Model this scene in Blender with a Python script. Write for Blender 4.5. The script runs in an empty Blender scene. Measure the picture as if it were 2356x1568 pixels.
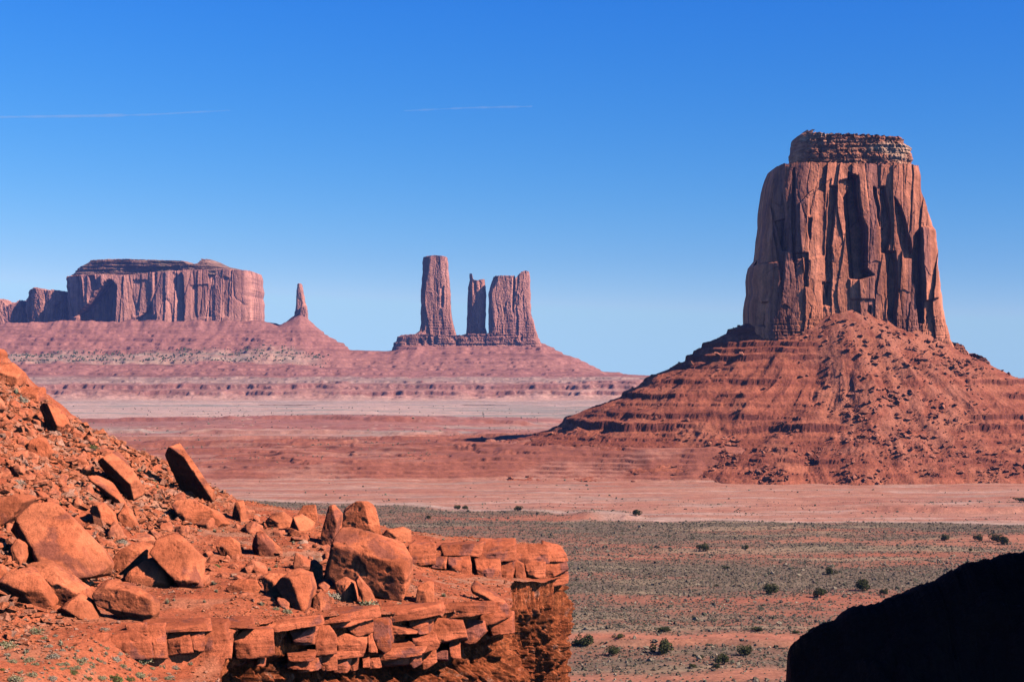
import bpy, bmesh, math, random
import numpy as np
from mathutils import Vector, Matrix, Euler

S = bpy.context.scene
COL = S.collection
F, CX, HY, CH = 4396.0, 1178.0, 850.0, 90.0      # focal length in reference pixels, image centre, eye level row, eye height

# ------------------------------------------------------------------ camera
cam = bpy.data.cameras.new('camera')
cam.sensor_width = 36.0
cam.lens = 36.0 * F / 2356.0
cam.shift_y = (HY - 784.0) / 2356.0
cam.clip_start = 0.5
cam.clip_end = 150000
cam_o = bpy.data.objects.new('camera', cam)
cam_o.location = (0, 0, CH)
cam_o.rotation_euler = (math.radians(90), 0, 0)
COL.objects.link(cam_o)
S.camera = cam_o

# ------------------------------------------------------------------ sky, sun, exposure
SUN_AZ, SUN_EL = 112.0, 39.0                      # clockwise from the view direction
w = bpy.data.worlds.new('World')
S.world = w
w.use_nodes = True
nt = w.node_tree
bg = nt.nodes['Background']
sky = nt.nodes.new('ShaderNodeTexSky')
sky.sky_type = 'NISHITA'
sky.sun_disc = False
sky.sun_elevation = math.radians(SUN_EL)
sky.sun_rotation = math.radians(SUN_AZ)
sky.altitude = 1700
sky.air_density = 1.0
sky.dust_density = 0.3
sky.ozone_density = 3.0
def wn(ty, op=None, *vals):
    x = nt.nodes.new(ty)
    if op: x.operation = op
    for i, q in enumerate(vals):
        if hasattr(q, 'links'): nt.links.new(q, x.inputs[i])
        elif q is not None: x.inputs[i].default_value = q
    return x
# deep clear-air blue: each channel of the sky gets its own contrast; a polarising filter darkens the sky at right angles to the sun
sdir = Vector((math.sin(math.radians(SUN_AZ)) * math.cos(math.radians(SUN_EL)),
               math.cos(math.radians(SUN_AZ)) * math.cos(math.radians(SUN_EL)), math.sin(math.radians(SUN_EL))))
sep = wn('ShaderNodeSeparateColor', None, sky.outputs[0])
cmb = nt.nodes.new('ShaderNodeCombineColor')
for i, (src, g_, s_, top_) in enumerate(((0, 2.5, 2.05, .42), (0, 1.0, 1.24, .68), (0, 0.13, 0.98, 1.0))):
    p_ = wn('ShaderNodeMath', 'POWER', sep.outputs[src], g_)
    q_ = wn('ShaderNodeMath', 'MULTIPLY', p_.outputs[0], s_ * 10 ** (1 - g_))
    nt.links.new(wn('ShaderNodeMath', 'MINIMUM', q_.outputs[0], top_ * 10).outputs[0], cmb.inputs[i])
tcw = nt.nodes.new('ShaderNodeTexCoord')
dt = wn('ShaderNodeVectorMath', 'DOT_PRODUCT', tcw.outputs['Generated'], tuple(sdir))
c2 = wn('ShaderNodeMath', 'POWER', dt.outputs['Value'], 2.0)
dg = wn('ShaderNodeMath', 'DIVIDE', wn('ShaderNodeMath', 'SUBTRACT', 1.0, c2.outputs[0]).outputs[0], wn('ShaderNodeMath', 'ADD', 1.0, c2.outputs[0]).outputs[0])
pf_ = wn('ShaderNodeMath', 'SUBTRACT', 1.62, wn('ShaderNodeMath', 'MULTIPLY', dg.outputs[0], 0.74).outputs[0])
el = wn('ShaderNodeSeparateXYZ', None, tcw.outputs['Generated'])
mr = nt.nodes.new('ShaderNodeMapRange'); mr.interpolation_type = 'SMOOTHSTEP'
nt.links.new(el.outputs[2], mr.inputs[0])
for i, q in ((1, .17), (2, .55), (3, 1.0), (4, .16)): mr.inputs[i].default_value = q      # the zenith is far darker than the sky near the horizon
sc_ = wn('ShaderNodeVectorMath', 'SCALE', cmb.outputs[0])
nt.links.new(wn('ShaderNodeMath', 'MULTIPLY', pf_.outputs[0], mr.outputs[0]).outputs[0], sc_.inputs['Scale'])
nt.links.new(sc_.outputs[0], bg.inputs[0])
bg.inputs[1].default_value = 0.094

sd = bpy.data.lights.new('sun', 'SUN')
sd.energy = 5.0
sd.angle = math.radians(0.53)
sd.color = (1.0, 0.93, 0.84)
so = bpy.data.objects.new('sun', sd)
COL.objects.link(so)
so.rotation_euler = (-sdir).to_track_quat('-Z', 'Y').to_euler()

S.view_settings.view_transform = 'Standard'
S.view_settings.look = 'None'
S.view_settings.exposure = 0.2
S.view_settings.gamma = 1.0
S.cycles.use_denoising = True
S.cycles.max_bounces = 4
S.cycles.diffuse_bounces = 0
S.cycles.volume_bounces = 0
S.cycles.transparent_max_bounces = 6

# ------------------------------------------------------------------ noise
_rg = np.random.RandomState(7)
_a = _rg.rand(256) * 2 * np.pi
G2 = np.stack([np.cos(_a), np.sin(_a)], 1)
_g = _rg.normal(size=(256, 3))
G3 = _g / np.linalg.norm(_g, axis=1)[:, None]
PERM = np.tile(_rg.permutation(256), 3).astype(np.int64)

def pn2(x, y, seed=0):
    x = np.asarray(x, float) + seed * 17.31; y = np.asarray(y, float) + seed * 9.77
    xi = np.floor(x).astype(np.int64); yi = np.floor(y).astype(np.int64)
    xf = x - xi; yf = y - yi
    u = xf * xf * xf * (xf * (xf * 6 - 15) + 10); v = yf * yf * yf * (yf * (yf * 6 - 15) + 10)
    X0 = xi & 255; Y0 = yi & 255; X1 = (X0 + 1) & 255; Y1 = (Y0 + 1) & 255
    def g(a, b, dx, dy):
        h = PERM[PERM[a] + b]
        return G2[h, 0] * dx + G2[h, 1] * dy
    a = g(X0, Y0, xf, yf); b = g(X1, Y0, xf - 1, yf)
    c = g(X0, Y1, xf, yf - 1); d = g(X1, Y1, xf - 1, yf - 1)
    return 1.5 * ((a + u * (b - a)) * (1 - v) + (c + u * (d - c)) * v)

def pn3(x, y, z, seed=0):
    x = np.asarray(x, float) + seed * 13.37; y = np.asarray(y, float) + seed * 7.91; z = np.asarray(z, float) + seed * 3.3
    xi = np.floor(x).astype(np.int64); yi = np.floor(y).astype(np.int64); zi = np.floor(z).astype(np.int64)
    xf = x - xi; yf = y - yi; zf = z - zi
    f = lambda t: t * t * t * (t * (t * 6 - 15) + 10)
    u, v, ww = f(xf), f(yf), f(zf)
    X0 = xi & 255; Y0 = yi & 255; Z0 = zi & 255
    X1 = (X0 + 1) & 255; Y1 = (Y0 + 1) & 255; Z1 = (Z0 + 1) & 255
    def g(a, b, c, dx, dy, dz):
        h = PERM[PERM[PERM[a] + b] + c]
        return G3[h, 0] * dx + G3[h, 1] * dy + G3[h, 2] * dz
    L = lambda a, b, t: a + t * (b - a)
    return 1.6 * L(L(L(g(X0, Y0, Z0, xf, yf, zf), g(X1, Y0, Z0, xf - 1, yf, zf), u),
                     L(g(X0, Y1, Z0, xf, yf - 1, zf), g(X1, Y1, Z0, xf - 1, yf - 1, zf), u), v),
                   L(L(g(X0, Y0, Z1, xf, yf, zf - 1), g(X1, Y0, Z1, xf - 1, yf, zf - 1), u),
                     L(g(X0, Y1, Z1, xf, yf - 1, zf - 1), g(X1, Y1, Z1, xf - 1, yf - 1, zf - 1), u), v), ww)

def fbm2(x, y, o=4, seed=0, gain=0.5):
    s = 0; a = 1.0
    for i in range(o):
        s = s + a * pn2(x * 2 ** i, y * 2 ** i, seed + i); a *= gain
    return s

def fbm3(x, y, z, o=4, seed=0, gain=0.5):
    s = 0; a = 1.0
    for i in range(o):
        s = s + a * pn3(x * 2 ** i, y * 2 ** i, z * 2 ** i, seed + i); a *= gain
    return s

def ridge2(x, y, o=4, seed=0):
    s = 0; a = 1.0
    for i in range(o):
        s = s + a * (1 - 2 * np.abs(pn2(x * 2 ** i, y * 2 ** i, seed + i))); a *= 0.5
    return s

def sstep(a, b, t):
    t = np.clip((t - a) / (b - a), 0, 1)
    return t * t * (3 - 2 * t)

def ramp1(v, stops):
    """colours at the given positions, linearly between them"""
    xs = [s[0] for s in stops]
    return np.stack([np.interp(v, xs, [s[1][k] for s in stops]) for k in range(3)], -1)

def mixc(a, b, t):
    a = np.asarray(a, float); b = np.asarray(b, float)
    return a + (b - a) * np.asarray(t)[..., None]

def P(px, py, Y):
    """the point at distance Y seen at a reference pixel"""
    return np.stack([(np.asarray(px, float) - CX) / F * Y, np.asarray(Y, float) + 0 * np.asarray(px, float), CH + (HY - np.asarray(py, float)) / F * Y], -1)

def itp(v, table):
    t = np.asarray(table, float)
    return np.interp(v, t[:, 0], t[:, 1])

# ------------------------------------------------------------------ mesh helpers
def tag(o, label=None, cat=None, group=None, kind=None):
    if label: o['label'] = label
    if cat: o['category'] = cat
    if group: o['group'] = group
    if kind: o['kind'] = kind
    return o

def mesh_np(name, V, faces, smooth=False, col=None):
    """faces: int array (n, 3) or (n, 4)"""
    V = np.ascontiguousarray(V, dtype=np.float32); faces = np.ascontiguousarray(faces, dtype=np.int32)
    k = faces.shape[1]; n = len(faces)
    me = bpy.data.meshes.new(name)
    me.vertices.add(len(V)); me.vertices.foreach_set('co', V.ravel())
    me.loops.add(n * k); me.loops.foreach_set('vertex_index', faces.ravel())
    me.polygons.add(n); me.polygons.foreach_set('loop_start', np.arange(0, n * k, k, dtype=np.int32))
    me.polygons.foreach_set('use_smooth', np.full(n, smooth, dtype=bool))
    if col is not None:
        c = np.ones((len(V), 4), np.float32); c[:, :3] = np.clip(col.reshape(-1, 3), 0.01, 1)
        at = me.color_attributes.new('Col', 'FLOAT_COLOR', 'POINT')
        at.data.foreach_set('color', c.ravel())
    me.update(calc_edges=True)
    return me

def link(name, me, m, parent=None, loc=None, smooth=None):
    o = bpy.data.objects.new(name, me)
    COL.objects.link(o)
    if m is not None and not me.materials: me.materials.append(m)
    if parent is not None: o.parent = parent
    if loc is not None: o.location = loc
    return o

def empty(name, loc):
    o = bpy.data.objects.new(name, None); COL.objects.link(o); o.location = loc
    o.empty_display_size = 1.0
    return o

def grid_faces(n, m, mask=None):
    i = np.arange(n * m).reshape(n, m)
    f = np.stack([i[:-1, :-1], i[:-1, 1:], i[1:, 1:], i[1:, :-1]], -1)
    if mask is not None: f = f[mask]
    return f.reshape(-1, 4)

def grid_mesh(name, Pt, smooth=True, col=None, mask=None, flip=False, base=None):
    n, m = Pt.shape[:2]
    f = grid_faces(n, m, mask)
    if flip: f = f[:, ::-1]
    V = Pt.reshape(-1, 3).copy()
    c = None if col is None else col.reshape(-1, 3)
    if mask is not None:
        used = np.unique(f); idx = np.full(len(V), -1); idx[used] = np.arange(len(used))
        V = V[used]; f = idx[f]
        if c is not None: c = c[used]
    if base is not None: V = V - np.asarray(base)
    return mesh_np(name, V, f, smooth, c)

def blur(a, k):
    """box blur, three passes, k cells each side along both axes"""
    for _ in range(3):
        for ax in (0, 1):
            c = np.cumsum(np.concatenate([np.repeat(np.take(a, [0], ax), k + 1, ax), a, np.repeat(np.take(a, [-1], ax), k, ax)], ax), ax)
            n = a.shape[ax]
            a = (np.take(c, range(2 * k + 1, 2 * k + 1 + n), ax) - np.take(c, range(0, n), ax)) / (2 * k + 1)
    return a

def in_poly(x, y, poly):
    r = np.zeros(np.shape(x), bool)
    n = len(poly)
    for i in range(n):
        x0, y0 = poly[i]; x1, y1 = poly[(i + 1) % n]
        if y0 == y1: continue
        c = ((y0 > y) != (y1 > y)) & (x < (x1 - x0) * (y - y0) / (y1 - y0) + x0)
        r ^= c
    return r

# ------------------------------------------------------------------ materials
class NT:
    def __init__(self, name):
        self.m = bpy.data.materials.new(name); self.m.use_nodes = True
        self.t = self.m.node_tree; self.b = self.t.nodes['Principled BSDF']
        self.b.inputs['Roughness'].default_value = 0.92
        self.b.inputs['Specular IOR Level'].default_value = 0.15
    def n(self, ty, **kw):
        x = self.t.nodes.new(ty)
        for k, v in kw.items(): setattr(x, k, v)
        return x
    def l(self, a, b): self.t.links.new(a, b)
    def coords(self, rnd=False):
        tc = self.n('ShaderNodeTexCoord'); out = tc.outputs['Object']
        if rnd:
            oi = self.n('ShaderNodeObjectInfo'); mu = self.n('ShaderNodeMath', operation='MULTIPLY'); mu.inputs[1].default_value = 137.0
            self.l(oi.outputs['Random'], mu.inputs[0])
            ad = self.n('ShaderNodeVectorMath', operation='ADD'); self.l(out, ad.inputs[0]); self.l(mu.outputs[0], ad.inputs[1]); out = ad.outputs[0]
        return out
    def scaled(self, v, s):
        mp = self.n('ShaderNodeMapping'); mp.inputs['Scale'].default_value = s; self.l(v, mp.inputs[0]); return mp.outputs[0]
    def noise(self, v, scale, detail=4, rough=0.55, dist=0.0):
        x = self.n('ShaderNodeTexNoise'); x.inputs['Scale'].default_value = scale; x.inputs['Detail'].default_value = detail
        x.inputs['Roughness'].default_value = rough; x.inputs['Distortion'].default_value = dist; self.l(v, x.inputs['Vector']); return x.outputs['Fac']
    def ramp(self, f, a, b, ca=0.0, cb=1.0):
        x = self.n('ShaderNodeMapRange'); x.interpolation_type = 'SMOOTHSTEP'
        for i, q in ((1, a), (2, b), (3, ca), (4, cb)): x.inputs[i].default_value = q
        self.l(f, x.inputs[0]); return x.outputs[0]
    def mix(self, f, a, b, blend='MIX'):
        x = self.n('ShaderNodeMix', data_type='RGBA', blend_type=blend)
        for s, q in ((x.inputs[0], f), (x.inputs[6], a), (x.inputs[7], b)):
            if hasattr(q, 'links'): self.l(q, s)
            elif isinstance(q, (int, float)): s.default_value = q
            else: s.default_value = (*q, 1)
        return x.outputs[2]
    def scale(self, c, f):
        x = self.n('ShaderNodeVectorMath', operation='SCALE'); self.l(c, x.inputs[0]); self.l(f, x.inputs['Scale']); return x.outputs[0]
    def attr(self):
        a = self.n('ShaderNodeAttribute'); a.attribute_name = 'Col'; return a.outputs['Color']
    def bump(self, h, dist, strength=1.0, prev=None):
        b = self.n('ShaderNodeBump'); b.inputs['Distance'].default_value = dist; b.inputs['Strength'].default_value = strength
        self.l(h, b.inputs['Height'])
        if prev is not None: self.l(prev, b.inputs['Normal'])
        return b.outputs[0]
    def done(self, c, nrm=None):
        self.l(c, self.b.inputs['Base Color'])
        if nrm is not None: self.l(nrm, self.b.inputs['Normal'])
        return self.m

def terrain_mat(name, fine, bumpd, speck=(0.7, 1.3), coarse=None):
    """soil or rock whose zones of colour come with the mesh; fine: size in metres of the smallest grain"""
    k = NT(name); v = k.coords()
    a = k.noise(v, 1.0 / fine, 5, 0.65); b = k.noise(v, 0.13 / fine, 4, 0.6)
    c = k.scale(k.attr(), k.ramp(a, 0.3, 0.7, *speck))
    c = k.scale(c, k.ramp(b, 0.3, 0.7, 0.86, 1.14))
    nb = k.bump(a, bumpd)
    nb = k.bump(b, bumpd * 4, 0.7, nb)
    return k.done(c, nb)

def rock_mat(name, c1, c2, varn, s=1.0, vstr=(1, 1, 1), strata=None, vth=(0.52, 0.66), bumpd=0.05, rnd=True, streak=None, speck=(0.75, 1.25), dust=None):
    k = NT(name); v = k.coords(rnd)
    n1 = k.noise(v, 0.35 / s, 4, 0.6); n2 = k.noise(v, 2.4 / s, 6, 0.65); n3 = k.noise(v, 14.0 / s, 4, 0.7)
    c = k.mix(k.ramp(n1, 0.3, 0.7), c1, c2)
    vv = k.noise(k.scaled(v, vstr), 0.55 / s, 5, 0.6, 0.4)
    c = k.mix(k.ramp(vv, vth[0], vth[1], 0.0, 0.85), c, varn)
    if streak:
        sv = k.noise(k.scaled(v, (1, 1, 0.07)), streak / s, 4, 0.6)
        c = k.scale(c, k.ramp(sv, 0.32, 0.68, 0.62, 1.3))
    c = k.scale(c, k.ramp(n2, 0.25, 0.75, speck[0], speck[1]))
    c = k.scale(c, k.ramp(n3, 0.3, 0.7, 0.85, 1.15))
    nb = k.bump(n2, bumpd * 3)
    if strata:
        st = k.noise(k.scaled(v, (0.06, 0.06, 1.0)), strata / s, 3, 0.6)
        c = k.scale(c, k.ramp(st, 0.35, 0.65, 0.72, 1.18))
        nb = k.bump(st, bumpd * 5, 0.8, nb)
    nb = k.bump(n3, bumpd, 1.0, nb)
    return k.done(c, nb)

M_BOULDER = rock_mat('red_sandstone', (0.82, 0.222, 0.098), (0.68, 0.160, 0.066), (0.34, 0.096, 0.060), s=1.3, bumpd=0.05, vth=(0.53, 0.64), strata=1.1, speck=(0.82, 1.16))
M_BLOCK = rock_mat('ledge_sandstone', (0.72, 0.178, 0.078), (0.58, 0.132, 0.056), (0.32, 0.100, 0.072), s=1.0, bumpd=0.04, strata=1.8, vth=(0.53, 0.62), speck=(0.8, 1.18))
M_STONE = rock_mat('small_stone', (0.80, 0.235, 0.115), (0.58, 0.140, 0.062), (0.36, 0.105, 0.064), s=0.5, bumpd=0.02)
M_PALE = rock_mat('pale_stone', (0.66, 0.36, 0.24), (0.60, 0.28, 0.17), (0.45, 0.16, 0.08), s=0.5, bumpd=0.02)
M_SOFT = rock_mat('crumbling_shale', (0.70, 0.175, 0.064), (0.54, 0.115, 0.040), (0.74, 0.32, 0.20), s=0.5, bumpd=0.08, rnd=False, streak=1.6, vth=(0.58, 0.70), speck=(.6, 1.4))
M_DARK = rock_mat('shade_black_rock', (0.022, 0.013, 0.010), (0.015, 0.009, 0.008), (0.010, 0.008, 0.007), s=2.0, bumpd=0.05, rnd=False)  # near-black base colour: the outcrop's shade is put into the rock colour
M_CLIFF = rock_mat('butte_cliff', (0.72, 0.240, 0.130), (0.60, 0.180, 0.092), (0.30, 0.110, 0.082), s=22.0, vstr=(1, 1, 0.20), bumpd=0.3, rnd=False, streak=2.4, vth=(0.53, 0.62))
M_CAPROCK = rock_mat('butte_cap_rock', (0.66, 0.245, 0.140), (0.50, 0.165, 0.092), (0.74, 0.42, 0.27), s=14.0, vstr=(0.4, 0.4, 1.5), bumpd=0.3, rnd=False, strata=9.0, vth=(0.52, 0.64))
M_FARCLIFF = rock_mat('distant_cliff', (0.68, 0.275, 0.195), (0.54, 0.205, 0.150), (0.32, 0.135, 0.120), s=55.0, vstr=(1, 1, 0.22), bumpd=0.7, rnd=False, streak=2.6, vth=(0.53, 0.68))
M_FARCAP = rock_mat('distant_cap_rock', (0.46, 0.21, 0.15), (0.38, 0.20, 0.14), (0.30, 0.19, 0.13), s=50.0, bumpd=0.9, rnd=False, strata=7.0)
M_HILL = terrain_mat('hill_soil', 0.13, 0.05, (0.68, 1.34))
M_GROUND = terrain_mat('desert_soil', 1.2, 0.12, (0.75, 1.25))
M_TALUS = terrain_mat('talus_soil', 1.6, 0.5, (0.72, 1.28))
M_FAR = terrain_mat('distant_soil', 9.0, 1.6, (0.8, 1.2))

# ------------------------------------------------------------------ desert floor
def terrace(z, levels, wob=0.0):
    """turns parts of a slope into ledges: (height, rise, width of the step) each"""
    out = np.array(z, float)
    for (z0, hgt, wd) in levels:
        t = (z + wob - z0)
        span = hgt * 2.2 + wd
        s = sstep(-wd / 2, wd / 2, t) - np.clip((t + span) / (2 * span), 0, 1)
        out = out + hgt * s * (np.abs(t) < span * 1.001)
    return out

MX, MY = 308.0, 1770.0                              # middle of the big butte
def ground_h(X, Y, full=False):
    u = X / np.maximum(Y, 300)
    px = CX + u * F
    z = 0.9 * fbm2(X / 70, Y / 70, 3, 1) + 0.22 * fbm2(X / 11, Y / 9, 3, 5)
    r = np.hypot(X - MX, Y - MY)
    hp = 5 + 27 * np.exp(-np.clip(r - 250, 0, None) / 230)
    yf = 1532 + 34 * fbm2(X / 210, Y * 0 + 2.2, 2, 3) - 5 * ridge2(X / 75, Y / 160, 4, 8) * sstep(450, 900, px)
    yf = yf + 25
    rise = sstep(0, 1, (Y - yf) / 75) * 0.75 + 0.25 * sstep(0, 1, (Y - yf) / 350)
    fall = 1 - 0.8 * sstep(2050, 2700, Y + 120 * fbm2(X / 300, Y / 300, 2, 9))
    ped = hp * rise * fall * (1 + 0.10 * fbm2(X / 130, Y / 110, 3, 12)) + rise * fall * (0.9 * fbm2(X / 26, Y / 40, 4, 31) - 0.9 * np.abs(fbm2(X / 23, Y / 90, 3, 33)))
    ped_m = .25 + .75 * sstep(-.25, .3, fbm2(X / 38, Y / 50, 3, 17))
    ped_t = terrace(ped, [(2.6, 1.6, .3), (5.5, 2.0, .3), (8.5, 2.2, .3), (11.5, 2.0, .3), (15, 2.6, .4), (19, 2.6, .4), (23, 2.8, .5), (28, 2.6, .5)], 0.5 * fbm2(X / 30, Y / 30, 2, 15) + .55 * fbm2(X / 6.5, Y / 14, 3, 16))
    ped_t = ped + (ped_t - ped) * ped_m
    far = sstep(2300, 2900, Y)
    z = z + ped_t
    low = far * (4.0 * fbm2(X / 420, Y / 300, 3, 21) + 15 * np.exp(-((Y - 3050) / 330) ** 2 - ((X + 330) / 380) ** 2))
    z = z + terrace(low, [(2, 1.5, .4), (5, 1.8, .4), (8, 1.6, .4), (11, 2.0, .5)])
    for i, (y0, hgt) in enumerate(((1640, 1.6), (1730, 2.0), (1830, 1.8), (1960, 2.4), (2120, 2.4), (2330, 2.8), (2600, 3.0), (2920, 3.6))):
        yw = Y - y0 - 45 * fbm2(X / 170, X * 0 + i * 3.3, 4, 51 + i) + .12 * (X + 150)
        on = sstep(-.5, -.1, fbm2(X / 110, X * 0 + i * 5.1, 3, 61 + i)) * (1 - sstep(-60, 60, X - .02 * Y)) * sstep(-820, -700, X)
        z = z + 1.5 * hgt * on * sstep(0, 2.5 + y0 / 900, yw) * (1 - sstep(10, 110, yw))
    # wash bank near the foot of the ledge, and low red banks further out
    b1 = 628 + 10 * fbm2(X / 45, Y * 0 + 1.1, 3, 41)
    z = z + 1.7 * sstep(0, 2.5, Y - b1) * sstep(-5, 30, X) * (1 - sstep(85, 130, X)) * (1 - sstep(640, 700, Y))
    b2 = 1215 + 18 * fbm2(X / 60, Y * 0 + 4.1, 3, 44)
    z = z + 3.0 * sstep(0, 6, Y - b2) * sstep(200, 260, X) * (1 - sstep(1240, 1330, Y))
    b3 = 1175 + 14 * fbm2(X / 40, Y * 0 + 7.1, 3, 47)
    z = z + 2.4 * sstep(0, 3, Y - b3) * sstep(30, 50, X) * (1 - sstep(68, 84, X)) * (1 - sstep(1185, 1240, Y))
    if full: return z, ped_t, px, low, yf
    return z

def ground_cols(X, Y, z, ped, px, low, yf):
    red = np.array((.47, .150, .085)); sage = np.array((.225, .148, .098)); pink = np.array((.56, .245, .165)); straw = np.array((.46, .31, .19))
    dark = np.array((.40, .125, .080)); pale = np.array((.66, .43, .34)); grey = np.array((.36, .30, .25))
    wob = 40 * fbm2(X / 90, Y / 60, 4, 51)
    yb = itp(px, [(400, 1360), (500, 1340), (900, 1290), (1300, 1195), (1500, 1155), (2000, 1135), (2400, 1110)])
    veg = 0.62 + 0.75 * fbm2(X / 240, Y / 60, 4, 61) + 0.35 * fbm2(X / 30, Y / 14, 3, 62)
    near = mixc(red, sage, np.clip(veg + .12, 0, 1))
    near = mixc(near, straw, 0.55 * sstep(0.25, 0.6, fbm2(X / 160, Y / 30, 4, 63)))
    bare = np.exp(-((Y - 636 - 0.25 * wob) / 12) ** 2) * sstep(0, 20, X) + 0.75 * np.exp(-((Y - 1005 - wob) / 22) ** 2) * sstep(40, 160, X)
    bare = bare + 0.8 * np.exp(-((Y - 565 - .3 * wob) / 9) ** 2)
    near = mixc(near, np.array((.58, .20, .115)), np.clip(bare, 0, 1))
    mid = mixc(pink, np.array((.50, .19, .125)), sstep(-.3, .5, fbm2(X / 200, Y / 35, 4, 65)))
    mid = mixc(mid, pale, 0.55 * sstep(.25, .6, fbm2(X / 150, Y / 22, 4, 66)))
    mid = mixc(mid, grey, 0.35 * sstep(.3, .6, fbm2(X / 120, Y / 30, 4, 67)))
    c = mixc(near, mid, sstep(-30, 45, Y + 1.3 * wob - yb))
    c = mixc(c, pale, 0.7 * np.exp(-((Y + 0.5 * wob - yb - 8) / 9) ** 2))
    stripe = fbm2(ped * 0.55 + 0.15 * fbm2(X / 50, Y / 50, 2, 71), X / 900, 3, 72)
    pc = mixc(np.array((.45, .140, .086)), dark * .88, sstep(-.3, .45, stripe))
    pc = mixc(pc, np.array((.54, .235, .165)), 0.6 * sstep(0.0, .6, fbm2(X / 130, Y / 60, 4, 73)))
    c = mixc(c, pc, sstep(0.6, 2.4, ped))
    plain = mixc(np.array((.57, .275, .205)), np.array((.43, .165, .125)), sstep(-.35, .45, fbm2(X / 520, Y / 110, 4, 81)))
    plain = mixc(plain, grey * 1.05, 0.6 * sstep(.15, .5, fbm2(X / 420, Y / 90, 4, 83) + 0.25 * np.exp(-((Y - 3900) / 500) ** 2)))
    pl2 = mixc(np.array((.66, .40, .32)), grey, 0.8 * sstep(.12, .5, fbm2(X / 600, Y / 130, 3, 85) + 0.55 * np.exp(-((px - 1300) / 260) ** 2 - ((Y - 4050) / 500) ** 2) + .3 * np.exp(-((Y - 4700) / 130) ** 2)))
    plain = mixc(plain, pl2, sstep(3150, 3700, Y + 200 * fbm2(X / 500, Y / 400, 2, 86)))
    plain = mixc(plain, np.array((.42, .15, .115)), 0.8 * sstep(3, 8, low))
    plain = plain * (1 + .16 * fbm2(X / 45, Y / 22, 4, 87))[..., None]
    plain = mixc(plain, np.array((.70, .42, .31)), .7 * sstep(.02, .0, np.abs(fbm2(X / 380, Y / 160, 3, 88))))
    c = mixc(c, plain, sstep(2150, 2700, Y) * (1 - .5 * sstep(3, 9, ped)))
    return c

ys = np.concatenate([np.linspace(-150, 480, 22), 90 * F / (np.arange(1660, 1114, -1.6) - HY)])
ys = ys[ys < 1480]
ys = np.concatenate([ys, np.arange(1480, 1900, 1.2), np.arange(1900, 3000, 6.0), np.arange(3000, 5420, 15.0)])
us = np.linspace(-0.44, 0.44, 1150)
Yg = np.repeat(ys[:, None], len(us), 1)
Xg = us[None, :] * np.maximum(Yg, 420) * (1 + 0.0 * Yg)
zg, ped, pxg, low, yfg = ground_h(Xg, Yg, True)
cg = ground_cols(Xg, Yg, zg, ped, pxg, low, yfg)
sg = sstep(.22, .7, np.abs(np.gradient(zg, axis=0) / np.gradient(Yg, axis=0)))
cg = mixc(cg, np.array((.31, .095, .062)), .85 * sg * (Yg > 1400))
o = link('ground', grid_mesh('ground', np.stack([Xg, Yg, zg], -1), True, cg), M_GROUND)
tag(o, 'red desert valley floor with sage flats, bare pink soil and low striped terraces', kind='structure')

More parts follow.
